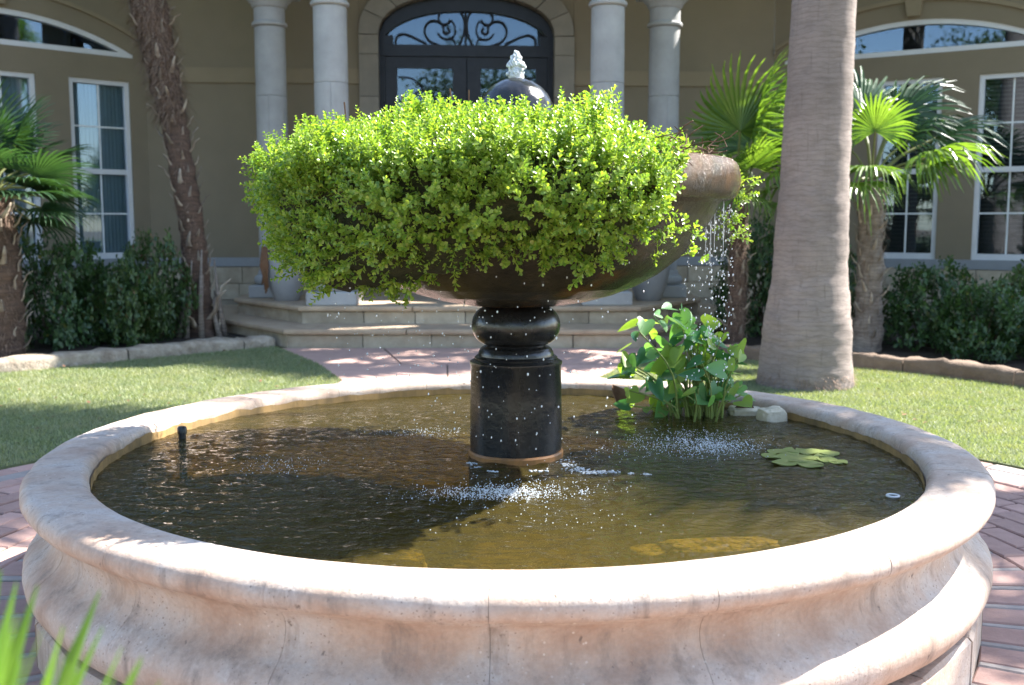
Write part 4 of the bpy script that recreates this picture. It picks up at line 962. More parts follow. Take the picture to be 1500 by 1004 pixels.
# columns
def column(x, y, label):
    def drum(r0, r1, z0, z1, seam):
        for h in range(2):
            a0 = seam + h * PI + .006; a1 = seam + (h + 1) * PI - .006
            MB().lathe([(0, z0), (r0 - .004, z0), (r0, z0 + .004), (r1, z1 - .004), (r1 - .004, z1), (0, z1)], (x, y, 0), 18, a0, a1, False).build('drum', M['cast'], col_, False)
    col_ = MB().lathe([(0, .0), (0.001, .0)], (x, y, 0), 3).build('column', M['cast'], house) if False else None
    base = MB(); base.cbox((x, y, .42), (.50, .50, .14), .012); col_ = base.build('column', M['cast'], house)
    prof = [(0, .485), (.235, .485)]
    for k in range(9): a = math.radians(-80 + 160 * k / 8); prof.append((.195 + .045 * math.cos(a), .545 + .055 * math.sin(a)))
    prof += [(.195, .605), (.195, .625), (.182, .655), (0, .655)]
    o = MB().lathe(prof, (x, y, 0), 40).build('base_torus', M['cast'], col_); autosmooth(o, 35)
    zs = [.655, 1.26, 1.90, 2.56, 3.30]
    for i in range(4):
        r0 = .176 - .010 * i / 4; r1 = .176 - .010 * (i + 1) / 4; seam = -PI / 2 + (.0 if i % 2 == 0 else 1.2) + random.uniform(-.15, .15)
        for h in range(2):
            a0 = seam + h * PI + .007; a1 = seam + (h + 1) * PI - .007
            o = MB().lathe([(0, zs[i] + .002), (r0 - .004, zs[i] + .002), (r0, zs[i] + .007), (r1, zs[i + 1] - .005), (r1 - .004, zs[i + 1]), (0, zs[i + 1])], (x, y, 0), 18, a0, a1, True).build('drum', M['cast'], col_); autosmooth(o, 30)
    cp = [(0, 3.30), (.166, 3.302), (.190, 3.315), (.194, 3.335), (.186, 3.352), (.168, 3.36), (.168, 3.50), (.185, 3.51), (.20, 3.55), (.25, 3.60), (.27, 3.62), (.27, 3.64), (0, 3.64)]
    o = MB().lathe(cp, (x, y, 0), 40).build('capital', M['cast'], col_); autosmooth(o, 30)
    MB().cbox((x, y, 3.68), (.58, .58, .08), .01).build('abacus', M['cast'], col_)
for x, y in ((-1.81, 7.32), (.955, 7.34), (-2.66, 8.42), (1.68, 8.44)): column(x, y, '')
# entablature, portico roof, wing roofs (above the frame; they shade the front)
eb = MB()
for a, b in (((-1.81, 7.32), (.955, 7.34)), ((-2.66, 8.42), (-1.81, 7.32)), ((.955, 7.34), (1.68, 8.44)), ((-2.75, 8.42), (-2.75, 9.75)), ((1.75, 8.44), (1.75, 9.9))):
    va, vb = Vector(a), Vector(b); m_ = (va + vb) / 2; d_ = vb - va; eb.box((m_.x, m_.y, 4.92 + random.uniform(0, .004)), (d_.length + .34, .40, .30), math.atan2(d_.y, d_.x))
for x, y in ((-1.81, 7.32), (.955, 7.34), (-2.66, 8.42), (1.68, 8.44)): eb.box((x, y, 4.245), (.42, .42, 1.04))
eb.build('entablature', M['stucco_trim'], house)
pc = [(-3.15, 9.8), (-3.15, 8.3), (-2.05, 6.95), (1.20, 6.95), (2.2, 8.3), (2.2, 9.95)]
MB().prism(list(reversed(pc))[::-1], 5.08, 5.2).build('porch_ceiling', M['stucco'], house)
rf = MB(); rf.add([(p[0], p[1], 5.21) for p in pc] + [(-.5, 8.8, 6.1), (-.5, 11.5, 6.1)], [(0, 1, 6), (1, 2, 6), (2, 3, 6), (3, 4, 6), (4, 5, 6), (5, 7, 6), (7, 0, 6)]); rf.build('porch_roof', M['roof'], house)
for F, wl_ in ((FL, 6.5), (FR, 6.0)):
    r_ = MB(); r_.hexa([F.p(-.6, 4.95, .82), F.p(wl_ + .6, 4.95, .82), F.p(wl_ + .6, 6.2, -3.6), F.p(-.6, 6.2, -3.6), F.p(-.6, 5.09, .82), F.p(wl_ + .6, 5.09, .82), F.p(wl_ + .6, 6.34, -3.6), F.p(-.6, 6.34, -3.6)]); r_.build('roof', M['roof'], house)
    r_ = MB(); F.box(r_, -.1, wl_ + .5, 4.84, 4.93, .76, -.25); r_.build('soffit', M['stucco_trim'], house)
r_ = MB(); r_.hexa([FC.p(-1.0, 5.31, .35), FC.p(8.7, 5.31, .35), FC.p(8.7, 6.2, -3.4), FC.p(-1.0, 6.2, -3.4), FC.p(-1.0, 5.44, .35), FC.p(8.7, 5.44, .35), FC.p(8.7, 6.33, -3.4), FC.p(-1.0, 6.33, -3.4)]); r_.build('roof', M['roof'], house)

# ================================================================ PORCH STEPS
steps = thing('porch_steps', 'two low limestone steps with rounded treads leading to the porch', 'steps', (-.45, 7.6, 0))
def offset_poly(pl, d):
    c = Vector((-.45, 9.5)); out = []
    return pl
TOP = [(-3.20, 9.52), (-3.08, 8.20), (-2.13, 7.02), (1.28, 7.00), (2.10, 8.20), (2.15, 9.80)]
LOW = [(-3.55, 9.5), (-3.42, 8.02), (-2.16, 6.46), (1.32, 6.44), (2.45, 8.05), (2.50, 9.80)]
def shrink(pl, d):
    c = Vector((-.45, 9.7)); n = len(pl); out = []
    for i, p in enumerate(pl):
        p = Vector(p); dirv = (c - p); out.append((p.x + d * (1 if p.x < -.45 else -1) * .75, p.y + (d if 0 < i < n - 1 else 0)))
    return out
def course(pl, z0, z1, over):
    MB().prism(shrink(pl, over + .07), z0, z1 - .002).build('step_core', M['mortar'], steps)
    inner = shrink(pl, over)
    for i in range(len(pl) - 1):
        a, b = Vector(inner[i]), Vector(inner[i + 1]); L = (b - a).length; t = 0; ang = math.atan2((b - a).y, (b - a).x)
        while t < L - .02:
            w = min(random.uniform(.45, .8), L - t); w = L - t if L - t - w < .15 else w
            m_ = a + (b - a) * ((t + w / 2) / L); nrm = Vector((math.sin(ang), -math.cos(ang))) * -1
            mm = m_ + Vector((-math.sin(ang), math.cos(ang))) * (.04 + random.uniform(-.004, .004))
            MB().cbox((mm.x, mm.y, (z0 + z1) / 2), (w - .008, .07, z1 - z0 - .008), .008, ang, .003).build('riser_stone', M['lime'], steps); t += w
def tread(pl, zt, th, depth):
    inner = shrink(pl, depth); n = len(pl)
    for i in range(n - 1):
        a, b, c_, d_ = Vector(pl[i]), Vector(pl[i + 1]), Vector(inner[i + 1]), Vector(inner[i]); L = (b - a).length; k = max(1, round(L / 1.15))
        for q in range(k):
            t0, t1 = q / k + (.002 if q else 0), (q + 1) / k - .002; P = [a.lerp(b, t0), a.lerp(b, t1), d_.lerp(c_, t1), d_.lerp(c_, t0)]
            mb_ = MB(); lay = []
            for e, z in ((.75, -th), (.25, -th * .93), (0, -th * .65), (0, -th * .35), (.25, -th * .07), (.8, 0)):
                s_ = e * .022 / max((P[0] - P[3]).length, .01); lay.append([(P[0].lerp(P[3], s_)), (P[1].lerp(P[2], s_)), P[2], P[3], zt + z])
            V_ = [(p.x, p.y, l[4]) for l in lay for p in l[:4]]; F_ = [(3, 2, 1, 0), tuple(20 + j for j in range(4))] + [(r_ * 4 + j, r_ * 4 + (j + 1) % 4, r_ * 4 + 4 + (j + 1) % 4, r_ * 4 + 4 + j) for r_ in range(5) for j in range(4)]
            mb_.add(V_, F_).build('tread_slab', M['tread'], steps)
course(LOW, -.02, .125, .035); tread(LOW, .175, .05, .60)
course(TOP, .15, .300, .035); tread(TOP, .35, .05, .45)
MB().prism(shrink(TOP, .452), .301, .348).build('landing', M['tread'], steps)
# urns on the landing
def urn(x, y, label):
    prof = [(0, 0), (.125, 0), (.135, .01), (.165, .09), (.20, .20), (.222, .33), (.222, .43), (.20, .50), (.19, .52), (.215, .545), (.215, .565), (.185, .565), (.18, .50), (0, .50)]
    t = thing('planter_urn', label, 'planter', (x, y, .351), 'pale urns on the porch'); o = MB().lathe(prof, (x, y, .351), 48).build('pot', M['pot'], t); autosmooth(o, 40)
    MB().lathe([(0, .515), (.186, .515)], (x, y, .351), 32).build('soil', M['soil'], t); return t
urn(-2.42, 7.84, 'pale grey planter urn between the two columns by the leaning shaggy palm')
urn(1.47, 7.86, 'pale grey planter urn between the two columns behind the dripping bowl lip')
mb = MB()
for k in range(9):
    p = Vector((-2.60 + random.gauss(0, .012), 7.66, .93)); mb.tube([p, p + Vector((random.gauss(0, .012), -.03, -.20)), p + Vector((random.gauss(0, .02), -.03, -.40 - random.uniform(0, .12)))], [.012, .016, .010], 6)
tag(mb.build('dried_frond', M['dead'], None, True, (-2.60, 7.66, .5)), 'dry brown bundle of leaves hanging beside the porch urn', 'dry leaves')

# ================================================================ BED EDGING
def edging(line, name, label, m, h, w, seg, proud):
    t = thing(name, label, 'edging', (line[0][0], line[0][1], 0)); P = catmull([Vector((x, y, 0)) for x, y in line], 10)
    L = [0]
    for i in range(1, len(P)): L.append(L[-1] + (P[i] - P[i - 1]).length)
    def at(s):
        for i in range(1, len(P)):
            if L[i] >= s: f = (s - L[i - 1]) / (L[i] - L[i - 1]); return P[i - 1].lerp(P[i], f)
        return P[-1]
    s = 0; k = 0
    while s < L[-1] - .05:
        l = min(random.uniform(*seg), L[-1] - s); nseg = 12; V_ = []; F_ = []; hh = h * random.uniform(.92, 1.1); ns = 10
        for i in range(nseg + 1):
            s_ = s + .006 + (l - .012) * i / nseg; c = at(s_); d = (at(min(s_ + .02, L[-1])) - at(max(s_ - .02, 0))).normalized(); n_ = Vector((-d.y, d.x, 0)); e = 1 - .12 * (abs(i / nseg - .5) * 2) ** 6
            for q in range(ns):
                a = PI * q / (ns - 1); ca, sa = math.cos(a), math.sin(a)
                o_ = math.copysign(abs(ca) ** .45, ca) * w / 2 * e; z = abs(sa) ** .45 * hh * e - (.06 if q in (0, ns - 1) else 0); p = c + n_ * o_ + Vector((0, 0, z))
                f = mnoise.fractal(p * 9 + Vector((k * 5, 0, 0)), .7, 2, 5) * .034; V_.append(p + n_ * f + Vector((0, 0, f * .6)))
        for i in range(nseg):
            for q in range(ns - 1): F_.append((i * ns + q, i * ns + q + 1, (i + 1) * ns + q + 1, (i + 1) * ns + q))
        F_ += [tuple(range(ns)), tuple(reversed([nseg * ns + q for q in range(ns)]))]
        mb_ = MB().add(V_, F_); o = mb_.build('edging_stone', m, t); autosmooth(o, 50); s += l; k += 1
edging(EDGE_L, 'bed_edging', 'rough pale limestone edging along the shrub bed by the leaning palm', M['edge'], .105, .22, (.7, 1.25), 0)
edging(EDGE_R, 'bed_edging', 'curved brown stone edging behind the smooth palm trunk', M['edge2'], .12, .16, (.6, 1.0), 0)

# ================================================================ PALMS
def frond_tpl(seed, nb=34, span=290, L=.62, w=.030, droop=.25, pet=.55, joined=.35, tipdroop=.9):
    """palmate frond: petiole along +Y from origin, blades fan from its end, upper side +Z"""
    rs = random.Random(seed); mb = MB(); mb.cur = 0
    hub = Vector((0, pet, 0)); ns = 6
    for i in range(nb):
        th = math.radians(-span / 2 + span * (i + .5) / nb); l = L * (1 - .30 * (abs(th) / math.radians(span / 2)) ** 2) * rs.uniform(.92, 1.05)
        d = Vector((math.sin(th), math.cos(th), 0)); sd = Vector((d.y, -d.x, 0)); V_ = []; dr = droop * rs.uniform(.6, 1.5); tw = rs.uniform(-.15, .15)
        kink = rs.uniform(.55, .95)
        for q in range(ns + 1):
            t = q / ns; ww = w * (1.15 * min(t / .35, 1) if t < .35 else 1.15 * (1 - (t - .35) / .65) ** .8) + .0015
            ww = min(ww, 2 * math.sin(math.radians(span / nb) / 2) * l * t * .5 + .002) if t < joined + .1 else ww
            z = -dr * l * t ** 2.2 - (tipdroop * l * .45 * (max(t - kink, 0) / .45) ** 1.5 if rs is not None else 0) + .06 * l * math.sin(PI * t)
            hs = 1 - .25 * max(t - kink, 0)
            c = hub + d * (l * t * hs) + Vector((0, 0, z))
            V_ += [c - sd * ww + Vector((0, 0, ww * .5)), c, c + sd * ww + Vector((0, 0, ww * .5 + tw * ww))]
        F_ = []
        for q in range(ns): F_ += [(q * 3, q * 3 + 1, q * 3 + 4, q * 3 + 3), (q * 3 + 1, q * 3 + 2, q * 3 + 5, q * 3 + 4)]
        mb.add(V_, F_)
    mb.cur = 1; mb.tube([Vector((0, 0, 0)), Vector((0, pet * .5, .03)), hub], [.014, .010, .008], 6)
    return mb
FT = {}
def get_frond(kind, v):
    if (kind, v) not in FT:
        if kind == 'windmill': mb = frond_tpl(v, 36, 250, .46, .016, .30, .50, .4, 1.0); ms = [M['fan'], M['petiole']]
        elif kind == 'med': mb = frond_tpl(v + 20, 26, 200, .44, .012, .06, .40, .35, .15); ms = [M['fan_shaded'], M['petiole']]
        elif kind == 'shade': mb = frond_tpl(v + 80, 34, 240, .46, .014, .22, .50, .4, .8); ms = [M['fan_shaded'], M['petiole']]
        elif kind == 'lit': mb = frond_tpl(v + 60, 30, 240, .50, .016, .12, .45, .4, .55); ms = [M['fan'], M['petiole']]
        else: mb = frond_tpl(v + 40, 40, 280, .95, .034, .30, 1.0, .4, .9); ms = [M['fan'], M['petiole']]
        FT[(kind, v)] = mb.mesh('frond', ms)
    return FT[(kind, v)]
def put_frond(parent, at, az, el, roll, kind, v, sc):
    """az: heading, el: elevation of the petiole"""
    R = Matrix.Rotation(az - PI / 2, 4, 'Z') @ Matrix.Rotation(el, 4, 'X') @ Matrix.Rotation(roll, 4, 'Y')
    return link_mesh('frond', get_frond(kind, v), parent, Vector(at) - wloc(parent), R.to_euler(), sc)
def trunk(parent, pathpts, radii, m, name='trunk', n=40, rough=.006, rings=0.0, seg=14):
    P = catmull(pathpts, seg); rad = []
    for i in range(len(P)):
        t = i / (len(P) - 1) * (len(radii) - 1); k = min(int(t), len(radii) - 2); f = t - k; f = f * f * (3 - 2 * f); rad.append(radii[k] * (1 - f) + radii[k + 1] * f)
    mb = MB(); mb.tube(P, rad, n)
    for i, v in enumerate(mb.v):
        p = Vector(v); k = min(i // n, len(P) - 1); c = P[k]; d = (p - c)
        if d.length < 1e-5: continue
        e = mnoise.fractal(Vector((p.x * 6, p.y * 6, p.z * 14)), .8, 2, 4) * rough + rings * math.sin(k * 2.4 + mnoise.noise(p * 2) * 3)
        mb.v[i] = tuple(p + d.normalized() * e)
    return mb.build(name, m, parent, True), P, rad
def stubs(parent, P, rad, n, z0, z1, ln, m, up=.9, name='leaf_base'):
    variants = []
    for s in range(3):
        rs = random.Random(s); mb = MB(); c = [Vector((0, 0, 0)), Vector((0, .35, .35 * up)), Vector((.04 * (s - 1), .55, .75 * up + .1)), Vector((.06 * (s - 1), .62 + .2 * s, 1.05))]
        for i in range(len(c)):
            w = (.26, .17, .12, .05)[i]; th = (.07, .05, .04, .02)[i]; p = c[i]; mb.v += [(p.x - w, p.y, p.z), (p.x, p.y + th, p.z - th), (p.x + w, p.y, p.z), (p.x, p.y - th, p.z + th)]
        for i in range(3):
            for k in range(4): mb.f.append((i * 4 + k, i * 4 + (k + 1) % 4, i * 4 + 4 + (k + 1) % 4, i * 4 + 4 + k)); mb.mi.append(0)
        mb.f.append((12, 13, 14, 15)); mb.mi.append(0); variants.append(mb.mesh(name, m, True))
    for k in range(n):
        z = z0 + (z1 - z0) * (k + random.random()) / n; j = min(range(len(P)), key=lambda i: abs(P[i].z - z)); c = P[j]; a = k * 2.39996 + random.uniform(-.2, .2)
        p = Vector((c.x + rad[j] * .93 * math.cos(a), c.y + rad[j] * .93 * math.sin(a), z)); s = ln * random.uniform(.6, 1.25)
        link_mesh(name, variants[k % 3], parent, p - wloc(parent), (random.uniform(-.25, .5), random.uniform(-.2, .2), a - PI / 2), s)
def fibres(parent, P, rad, n, z0, z1, ln, m):
    V_, F_ = [], []
    for k in range(n):
        z = random.uniform(z0, z1); j = min(range(len(P)), key=lambda i: abs(P[i].z - z)); c = P[j]; a = random.uniform(0, 2 * PI); o = Vector((math.cos(a), math.sin(a), 0)); t = Vector((-o.y, o.x, 0))
        p = Vector((c.x, c.y, z)) + o * rad[j] * .96; l = ln * random.uniform(.4, 1.3); d = (o * random.uniform(.3, .9) + t * random.gauss(0, .5) + Vector((0, 0, random.gauss(-.35, .5)))).normalized(); w = .0022
        q = p + d * l * .5; e = q + (d + Vector((0, 0, -.6))).normalized() * l * .5; b = len(V_)
        V_ += [p - t * w, p + t * w, q + t * w * .8, q - t * w * .8, e + t * .0006, e - t * .0006]; F_ += [(b, b + 1, b + 2, b + 3), (b + 3, b + 2, b + 4, b + 5)]
    off = wloc(parent); tag(link_mesh('fibre', np_mesh('fibre', np.array([tuple(v - off) for v in V_]), np.array(F_), m), parent), kind='stuff')
def crown(parent, c, n, kind, sc, el0=-50, el1=75):
    for k in range(n):
        t = (k + .5) / n; el = math.radians(el0 + (el1 - el0) * t + random.uniform(-8, 8)); put_frond(parent, c, k * 2.39996 + random.uniform(-.2, .2), el, random.uniform(-.25, .25), kind, k % 4, sc * random.uniform(.85, 1.1))

# smooth grey palm
PB = Vector((2.14, 4.20, 0))
bp = thing('palm_tree', 'tall smooth grey palm trunk with flared base on the lawn', 'palm tree', PB)
TT, P_, R_ = trunk(bp, [(2.14, 4.20, -.05), (2.145, 4.20, .35), (2.155, 4.20, .9), (2.17, 4.20, 1.7), (2.20, 4.20, 3.0), (2.26, 4.20, 5.0), (2.34, 4.20, 7.4)], [.350, .318, .262, .236, .216, .20, .19], M['palmtrunk'], n=64, rough=.007, rings=.0006, seg=26)
crown(bp, P_[-1], 34, 'wash', 1.15)
fibres(bp, P_, R_, 900, .0, .10, .07, M['fibre'])
# leaning shaggy palm
LB = Vector((-3.16, 7.20, .03))
lp = thing('palm_tree', 'leaning brown palm with shaggy fibrous trunk beside the porch steps', 'palm tree', LB)
def lz(x, y): return aty(x, y, 7.20)
lpts = [Vector((-3.16, 7.2, -.02)), lz(291, 440), lz(283, 350), lz(262, 220), lz(240, 110), lz(216, 0), lz(196, -90), lz(150, -420)]
TT, LP_, LR_ = trunk(lp, lpts, [.17, .132, .120, .122, .145, .175, .185, .16], M['shagtrunk'], n=40, rough=.028, seg=14)
stubs(lp, LP_, LR_, 120, .5, 4.0, .105, M['stub']); stubs(lp, LP_, LR_, 9, .02, .35, .22, M['stub'], .9, 'root_stub')
fibres(lp, LP_, LR_, 5200, 2.2, 4.1, .17, M['fibre']); fibres(lp, LP_, LR_, 1400, .5, 2.4, .06, M['fibre'])
gb = MB(); 
for k in range(16):
    a = random.uniform(0, 2 * PI); z1 = random.uniform(.45, .95); gb.tube([LP_[0] + Vector((math.cos(a) * .24, math.sin(a) * .24, .03)), LP_[0] + Vector((math.cos(a) * .185, math.sin(a) * .185, z1 * .5)), LP_[0] + Vector((math.cos(a + .2) * .155, math.sin(a + .2) * .155, z1))], [.035, .022, .008], 6)
gb.build('buttress', M['greytrunk'], lp, True)
crown(lp, LP_[-1], 26, 'wash', .95)
# slim shaggy palm with sunlit fronds, and the one behind the big trunk
def small_palm(x, y, htop, rad, label, aim, tm, kind, stub_n=46):
    t = thing('palm_tree', label, 'palm tree', (x, y, .03)); pts = [(x, y, 0), (x + .02, y, htop * .35), (x + .01, y, htop * .7), (x, y, htop)]
    _, P, R = trunk(t, pts, [rad * 1.25, rad, rad * .95, rad * 1.05], tm, n=32, rough=.03, seg=12)
    stubs(t, P, R, stub_n, .1, htop * .97, .085, M['stub']); fibres(t, P, R, 1600, .15, htop, .08, M['fibre'])
    for (px_, py_, dy, el, roll, kd, sc) in aim:    # hub pixel of each frond -> heading and petiole length
        hub = aty(px_, py_, y + dy); c = Vector((x, y, htop)); d = hub - c; az = math.atan2(d.y, d.x); pl = d.length; e = math.atan2(d.z, math.hypot(d.x, d.y))
        put_frond(t, c, az, e, roll, kd, random.randrange(4), max(pl / .48, .55) * sc if False else sc * max(.8, min(pl / .5, 1.5)))
    return t
small_palm(2.06, 6.25, 1.38, .082, 'slim shaggy palm with sunlit fan fronds behind the bowl lip', [
    (1085, 175, -.1, 0, .3, 'lit', .95), (1120, 150, .0, 0, -.2, 'lit', 1.0), (1040, 215, .1, 0, .2, 'lit', .9), (1105, 240, -.35, 0, .2, 'lit', 1.0), (1060, 250, -.3, 0, -.2, 'lit', 1.0), (1130, 180, -.2, 0, .3, 'lit', 1.0), (1150, 250, -.3, 0, .1, 'windmill', 1.0), (1090, 290, -.4, 0, 0, 'windmill', .9), (1150, 300, -.2, 0, 0, 'windmill', .9),
    (1180, 210, .1, 0, 0, 'lit', 1.0), (1045, 290, .1, 0, -.3, 'windmill', .9), (1110, 210, .4, 0, 0, 'lit', 1.0), (1170, 270, .4, 0, 0, 'windmill', 1.0)], M['shagtrunk'], 'lit')
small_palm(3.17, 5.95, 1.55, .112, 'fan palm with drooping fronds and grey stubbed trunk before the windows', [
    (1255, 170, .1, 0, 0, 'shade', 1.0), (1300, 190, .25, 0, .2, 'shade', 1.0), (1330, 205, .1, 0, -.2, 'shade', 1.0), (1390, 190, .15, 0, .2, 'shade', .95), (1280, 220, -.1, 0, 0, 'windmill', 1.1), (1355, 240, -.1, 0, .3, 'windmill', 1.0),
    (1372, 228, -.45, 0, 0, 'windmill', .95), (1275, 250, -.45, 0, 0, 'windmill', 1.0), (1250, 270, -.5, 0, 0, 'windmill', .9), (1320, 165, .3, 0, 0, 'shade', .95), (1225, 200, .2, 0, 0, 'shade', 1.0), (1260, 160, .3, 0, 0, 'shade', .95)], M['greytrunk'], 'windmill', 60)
# fan palm at the left bed
t = thing('palm_tree', 'stout fan palm with stiff dark fronds in front of the curtained windows', 'palm tree', (-4.36, 5.45, .03))
_, P, R = trunk(t, [(-4.36, 5.45, 0), (-4.36, 5.45, .5), (-4.37, 5.45, 1.0), (-4.37, 5.45, 1.42)], [.20, .21, .20, .16], M['shagtrunk'], n=32, rough=.04, seg=12)
stubs(t, P, R, 70, .1, 1.4, .11, M['stub']); fibres(t, P, R, 1800, .1, 1.4, .09, M['fibre'])
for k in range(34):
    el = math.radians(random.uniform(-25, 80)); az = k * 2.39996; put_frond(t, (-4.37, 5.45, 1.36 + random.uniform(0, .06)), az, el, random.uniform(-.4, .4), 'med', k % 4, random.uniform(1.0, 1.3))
# strap-leaved plant close to the camera, out of focus
FP = Vector((-.455, -2.70, 0))
t = thing('strap_leaf_plant', 'blurred bright green strap leaves arching up before the basin wall', 'plant', FP)
for k in range(110):
    a = random.uniform(0, 2 * PI) if k < 24 else random.gauss(.3, .8); rch = random.uniform(.03, .18); h = random.uniform(.5, .8) if k < 24 else random.uniform(.74, .90)
    d = Vector((math.cos(a), math.sin(a), 0)); sd = Vector((-d.y, d.x, 0)); b0 = FP + d * random.uniform(.01, .06); mb = MB(); V_ = []; n = 9
    for q in range(n + 1):
        u = q / n; c = b0 + d * rch * u ** 1.7 + Vector((0, 0, h * (u - .16 * u ** 4) / .84)); w = .013 * (.6 + .9 * math.sin(PI * min(u * .75 + .12, 1))) * (1 - u ** 5) + .0008
        V_ += [c - sd * w + Vector((0, 0, w * .5)), c, c + sd * w + Vector((0, 0, w * .5))]
    F_ = []
    for q in range(n): F_ += [(q * 3, q * 3 + 1, q * 3 + 4, q * 3 + 3), (q * 3 + 1, q * 3 + 2, q * 3 + 5, q * 3 + 4)]
    mb.add(V_, F_).build('leaf', M['strap'], t, True)

# ================================================================ SHRUBS
def twig_tpl(seed, l=.05, w=.026, n=8, L=.16):
    rs = random.Random(seed); lV, lF = leaf_tpl(l, w, .3, .15); A = []
    for i in range(n):
        t = (i + .6) / n; az = i * 2.4 + rs.uniform(-.4, .4); el = math.radians(rs.uniform(5, 50) + (30 if i == n - 1 else 0)); A.append(np.array(Matrix.Translation((rs.uniform(-.006, .006), 0, L * t)) @ Matrix.Rotation(az, 4, 'Z') @ Matrix.Rotation(el, 4, 'X') @ Matrix.Scale(rs.uniform(.7, 1.15), 4)))
    return instanced(lV, lF, A)
def shrub_meshes(seed, m, nt_=500, l=.075, w=.042):
    rs = random.Random(seed); A = []; tV, tF = twig_tpl(seed, l, w)
    for k in range(nt_):
        while True:
            p = Vector((rs.uniform(-1, 1), rs.uniform(-1, 1), rs.uniform(0, 1)))
            rr_ = math.hypot(p.x, p.y); z = p.z; lim = .76 + .46 * mnoise.noise(Vector((p.x * 1.9, p.y * 1.9, z * 2.4 + seed * 4)))
            q = math.sqrt(rr_ ** 2 + max(z - .35, 0) ** 2 * 1.9)
            if q < lim and (q > lim * .45 or rs.random() < .35): break
        d = Vector((p.x * .8 + rs.gauss(0, .5), p.y * .8 + rs.gauss(0, .5), .55 + rs.gauss(0, .45))).normalized()
        A.append(mtx(p, dirquat(d, rs.uniform(0, 6.28)), rs.uniform(.8, 1.3)))
    V, F = instanced(tV, tF, A); fol = np_mesh('foliage', V, F, m)
    mb = MB()
    for k in range(9):
        a = k * 2.4; r_ = rs.uniform(.2, .6); mb.tube([(math.cos(a) * .06, math.sin(a) * .06, 0), (math.cos(a) * r_ * .5, math.sin(a) * r_ * .5, .4), (math.cos(a) * r_, math.sin(a) * r_, rs.uniform(.65, .95))], [.016, .011, .005], 5)
    return fol, mb.mesh('stem', M['shrubwood'], True)
SH = [shrub_meshes(s, M['shrub']) for s in (1, 2, 3)]; SN = [shrub_meshes(s, M['shrubred'], 430) for s in (4, 5)]
def shrub(x, y, sx, sy, sz, var, label, group, rz=0):
    t = thing('shrub', label, 'shrub', (x, y, .03), group); f, s = var; link_mesh('foliage', f, t, (0, 0, 0), (0, 0, rz), (sx, sy, sz)); link_mesh('stem', s, t, (0, 0, 0), (0, 0, rz), (sx, sy, sz)); return t
G1, G2 = 'shrubs in the bed below the curtained windows', 'shrubs in the bed below the blinded windows'
shrub(-5.05, 6.25, .62, .6, 0.98, SH[0], 'dark green shrub behind the stout fan palm', G1)
shrub(-4.28, 6.35, .60, .55, 1.06, SH[1], 'tall dark shrub right beside the stout fan palm', G1, 1)
shrub(-3.86, 6.75, .50, .5, .80, SH[2], 'low dark green shrub below the window sill', G1, 2)
shrub(-3.55, 6.95, .42, .42, 1.05, SN[0], 'reddish tipped shrub leaning on the shaggy palm', G1, .5)
shrub(-3.62, 6.45, .40, .36, .72, SN[1], 'small olive green shrub at the bed edge', G1, 1.4)
shrub(-6.0, 5.6, .8, .7, 1.2, SH[2], 'broad shrub at the far end of the windowed wing', G1, .7)
shrub(2.55, 7.4, .55, .5, 1.15, SH[0], 'upright shrub between the slim palm and the big trunk', G2, .3)
shrub(3.85, 6.3, .62, .6, .80, SH[1], 'dense shrub beside the grey stubbed palm trunk', G2, 2.2)
shrub(4.05, 5.55, .58, .5, .66, SH[2], 'wide dark shrub over the curved stone edging', G2, 1.2)
shrub(4.75, 6.0, .65, .6, .88, SN[0], 'loose shrub with reddish tips before the blinded window', G2, 2.0)
shrub(4.72, 5.05, .50, .5, .62, SH[0], 'rounded shrub at the low end of the curved edging', G2, 2.9)
shrub(4.65, 4.35, .46, .46, .50, SN[1], 'small leafy shrub catching sun at the lawn corner', G2, 1.9)
shrub(5.55, 5.4, .75, .7, 1.05, SH[1], 'tall shrub in front of the far blinded window', G2, .4)
shrub(3.1, 6.9, .5, .5, 1.0, SH[2], 'shrub in the shade behind the grey stubbed palm', G2, 1.0)

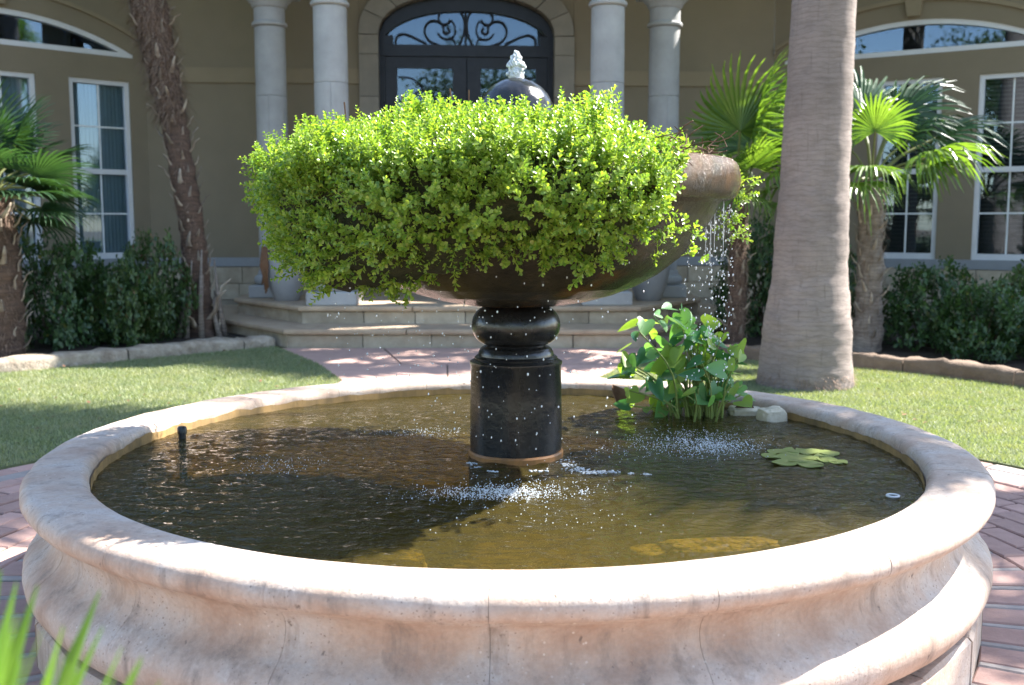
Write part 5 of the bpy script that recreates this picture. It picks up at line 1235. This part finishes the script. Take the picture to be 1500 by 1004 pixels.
# ================================================================ TREES AROUND THE COURT (outside the frame: shade and reflections)
def oak_meshes(seed, nclump=150, leaves=46):
    rs = random.Random(seed); A = []; lV, lF = leaf_tpl(.16, .085, .3, .15); mb = MB(); mb.tube([(0, 0, -.2), (.1, .05, 1.2), (.05, .1, 2.4)], [.32, .24, .20], 12)
    for k in range(nclump):
        a = rs.uniform(0, 2 * PI); u = rs.random() ** .5; c = Vector((math.cos(a) * 2.9 * u, math.sin(a) * 2.9 * u, 3.9 + rs.gauss(0, .9) + 1.3 * (1 - u)))
        if k % 8 == 0: mb.tube([(.05, .1, 2.3), (c.x * .5, c.y * .5, 2.9 + rs.random()), tuple(c)], [.12, .07, .02], 7)
        for j in range(leaves): A.append(mtx(c + Vector((rs.gauss(0, .30), rs.gauss(0, .30), rs.gauss(0, .22))), dirquat((rs.gauss(0, 1), rs.gauss(0, 1), rs.gauss(.2, .8)), rs.uniform(0, 6)), rs.uniform(.7, 1.3)))
    V, F = instanced(lV, lF, A); return np_mesh('crown', V, F, M['oak']), mb.mesh('trunk', M['bark'], True)
OK_ = [oak_meshes(11), oak_meshes(12, 120, 40)]
def oak(x, y, sc, var, label):
    t = thing('oak_tree', label, 'tree', (x, y, 0), 'oaks around the court'); c, k = OK_[var]; link_mesh('crown', c, t, None, (0, 0, x), sc); link_mesh('trunk', k, t, None, (0, 0, x), sc)
sp2 = thing('palm_tree', 'palm shading the right edge of the basin from beyond the lawn', 'palm tree', (5.3, 2.05, 0))
_, P, R = trunk(sp2, [(5.3, 2.05, -.1), (5.3, 2.05, 1.5), (5.32, 2.05, 3.4), (5.35, 2.05, 5.0)], [.24, .17, .15, .14], M['greytrunk'], n=24, rough=.02, seg=8)
crown(sp2, P[-1], 22, 'wash', .72)
sp3 = thing('palm_tree', 'added slim palm, unseen behind the smooth trunk, shading the path', 'palm tree', (3.25, 7.7, 0))  # added tree, hidden behind the big trunk, to cast shade on the path
_, P, R = trunk(sp3, [(3.25, 7.7, -.1), (3.25, 7.7, 2), (3.3, 7.7, 3.8), (3.35, 7.7, 5.3)], [.2, .14, .13, .12], M['greytrunk'], n=24, rough=.02, seg=8)
crown(sp3, P[-1], 24, 'wash', .78)
for k, (x, y, s) in enumerate([(-16, -20, 1.5), (-8, -26, 1.7), (3, -24, 1.3), (11, -19, 1.6), (19, -14, 1.6), (-22, -9, 1.6), (-13, -3, 1.2)]):
    oak(x, y, s, k % 2, 'spreading oak across the drive, seen in the window panes')
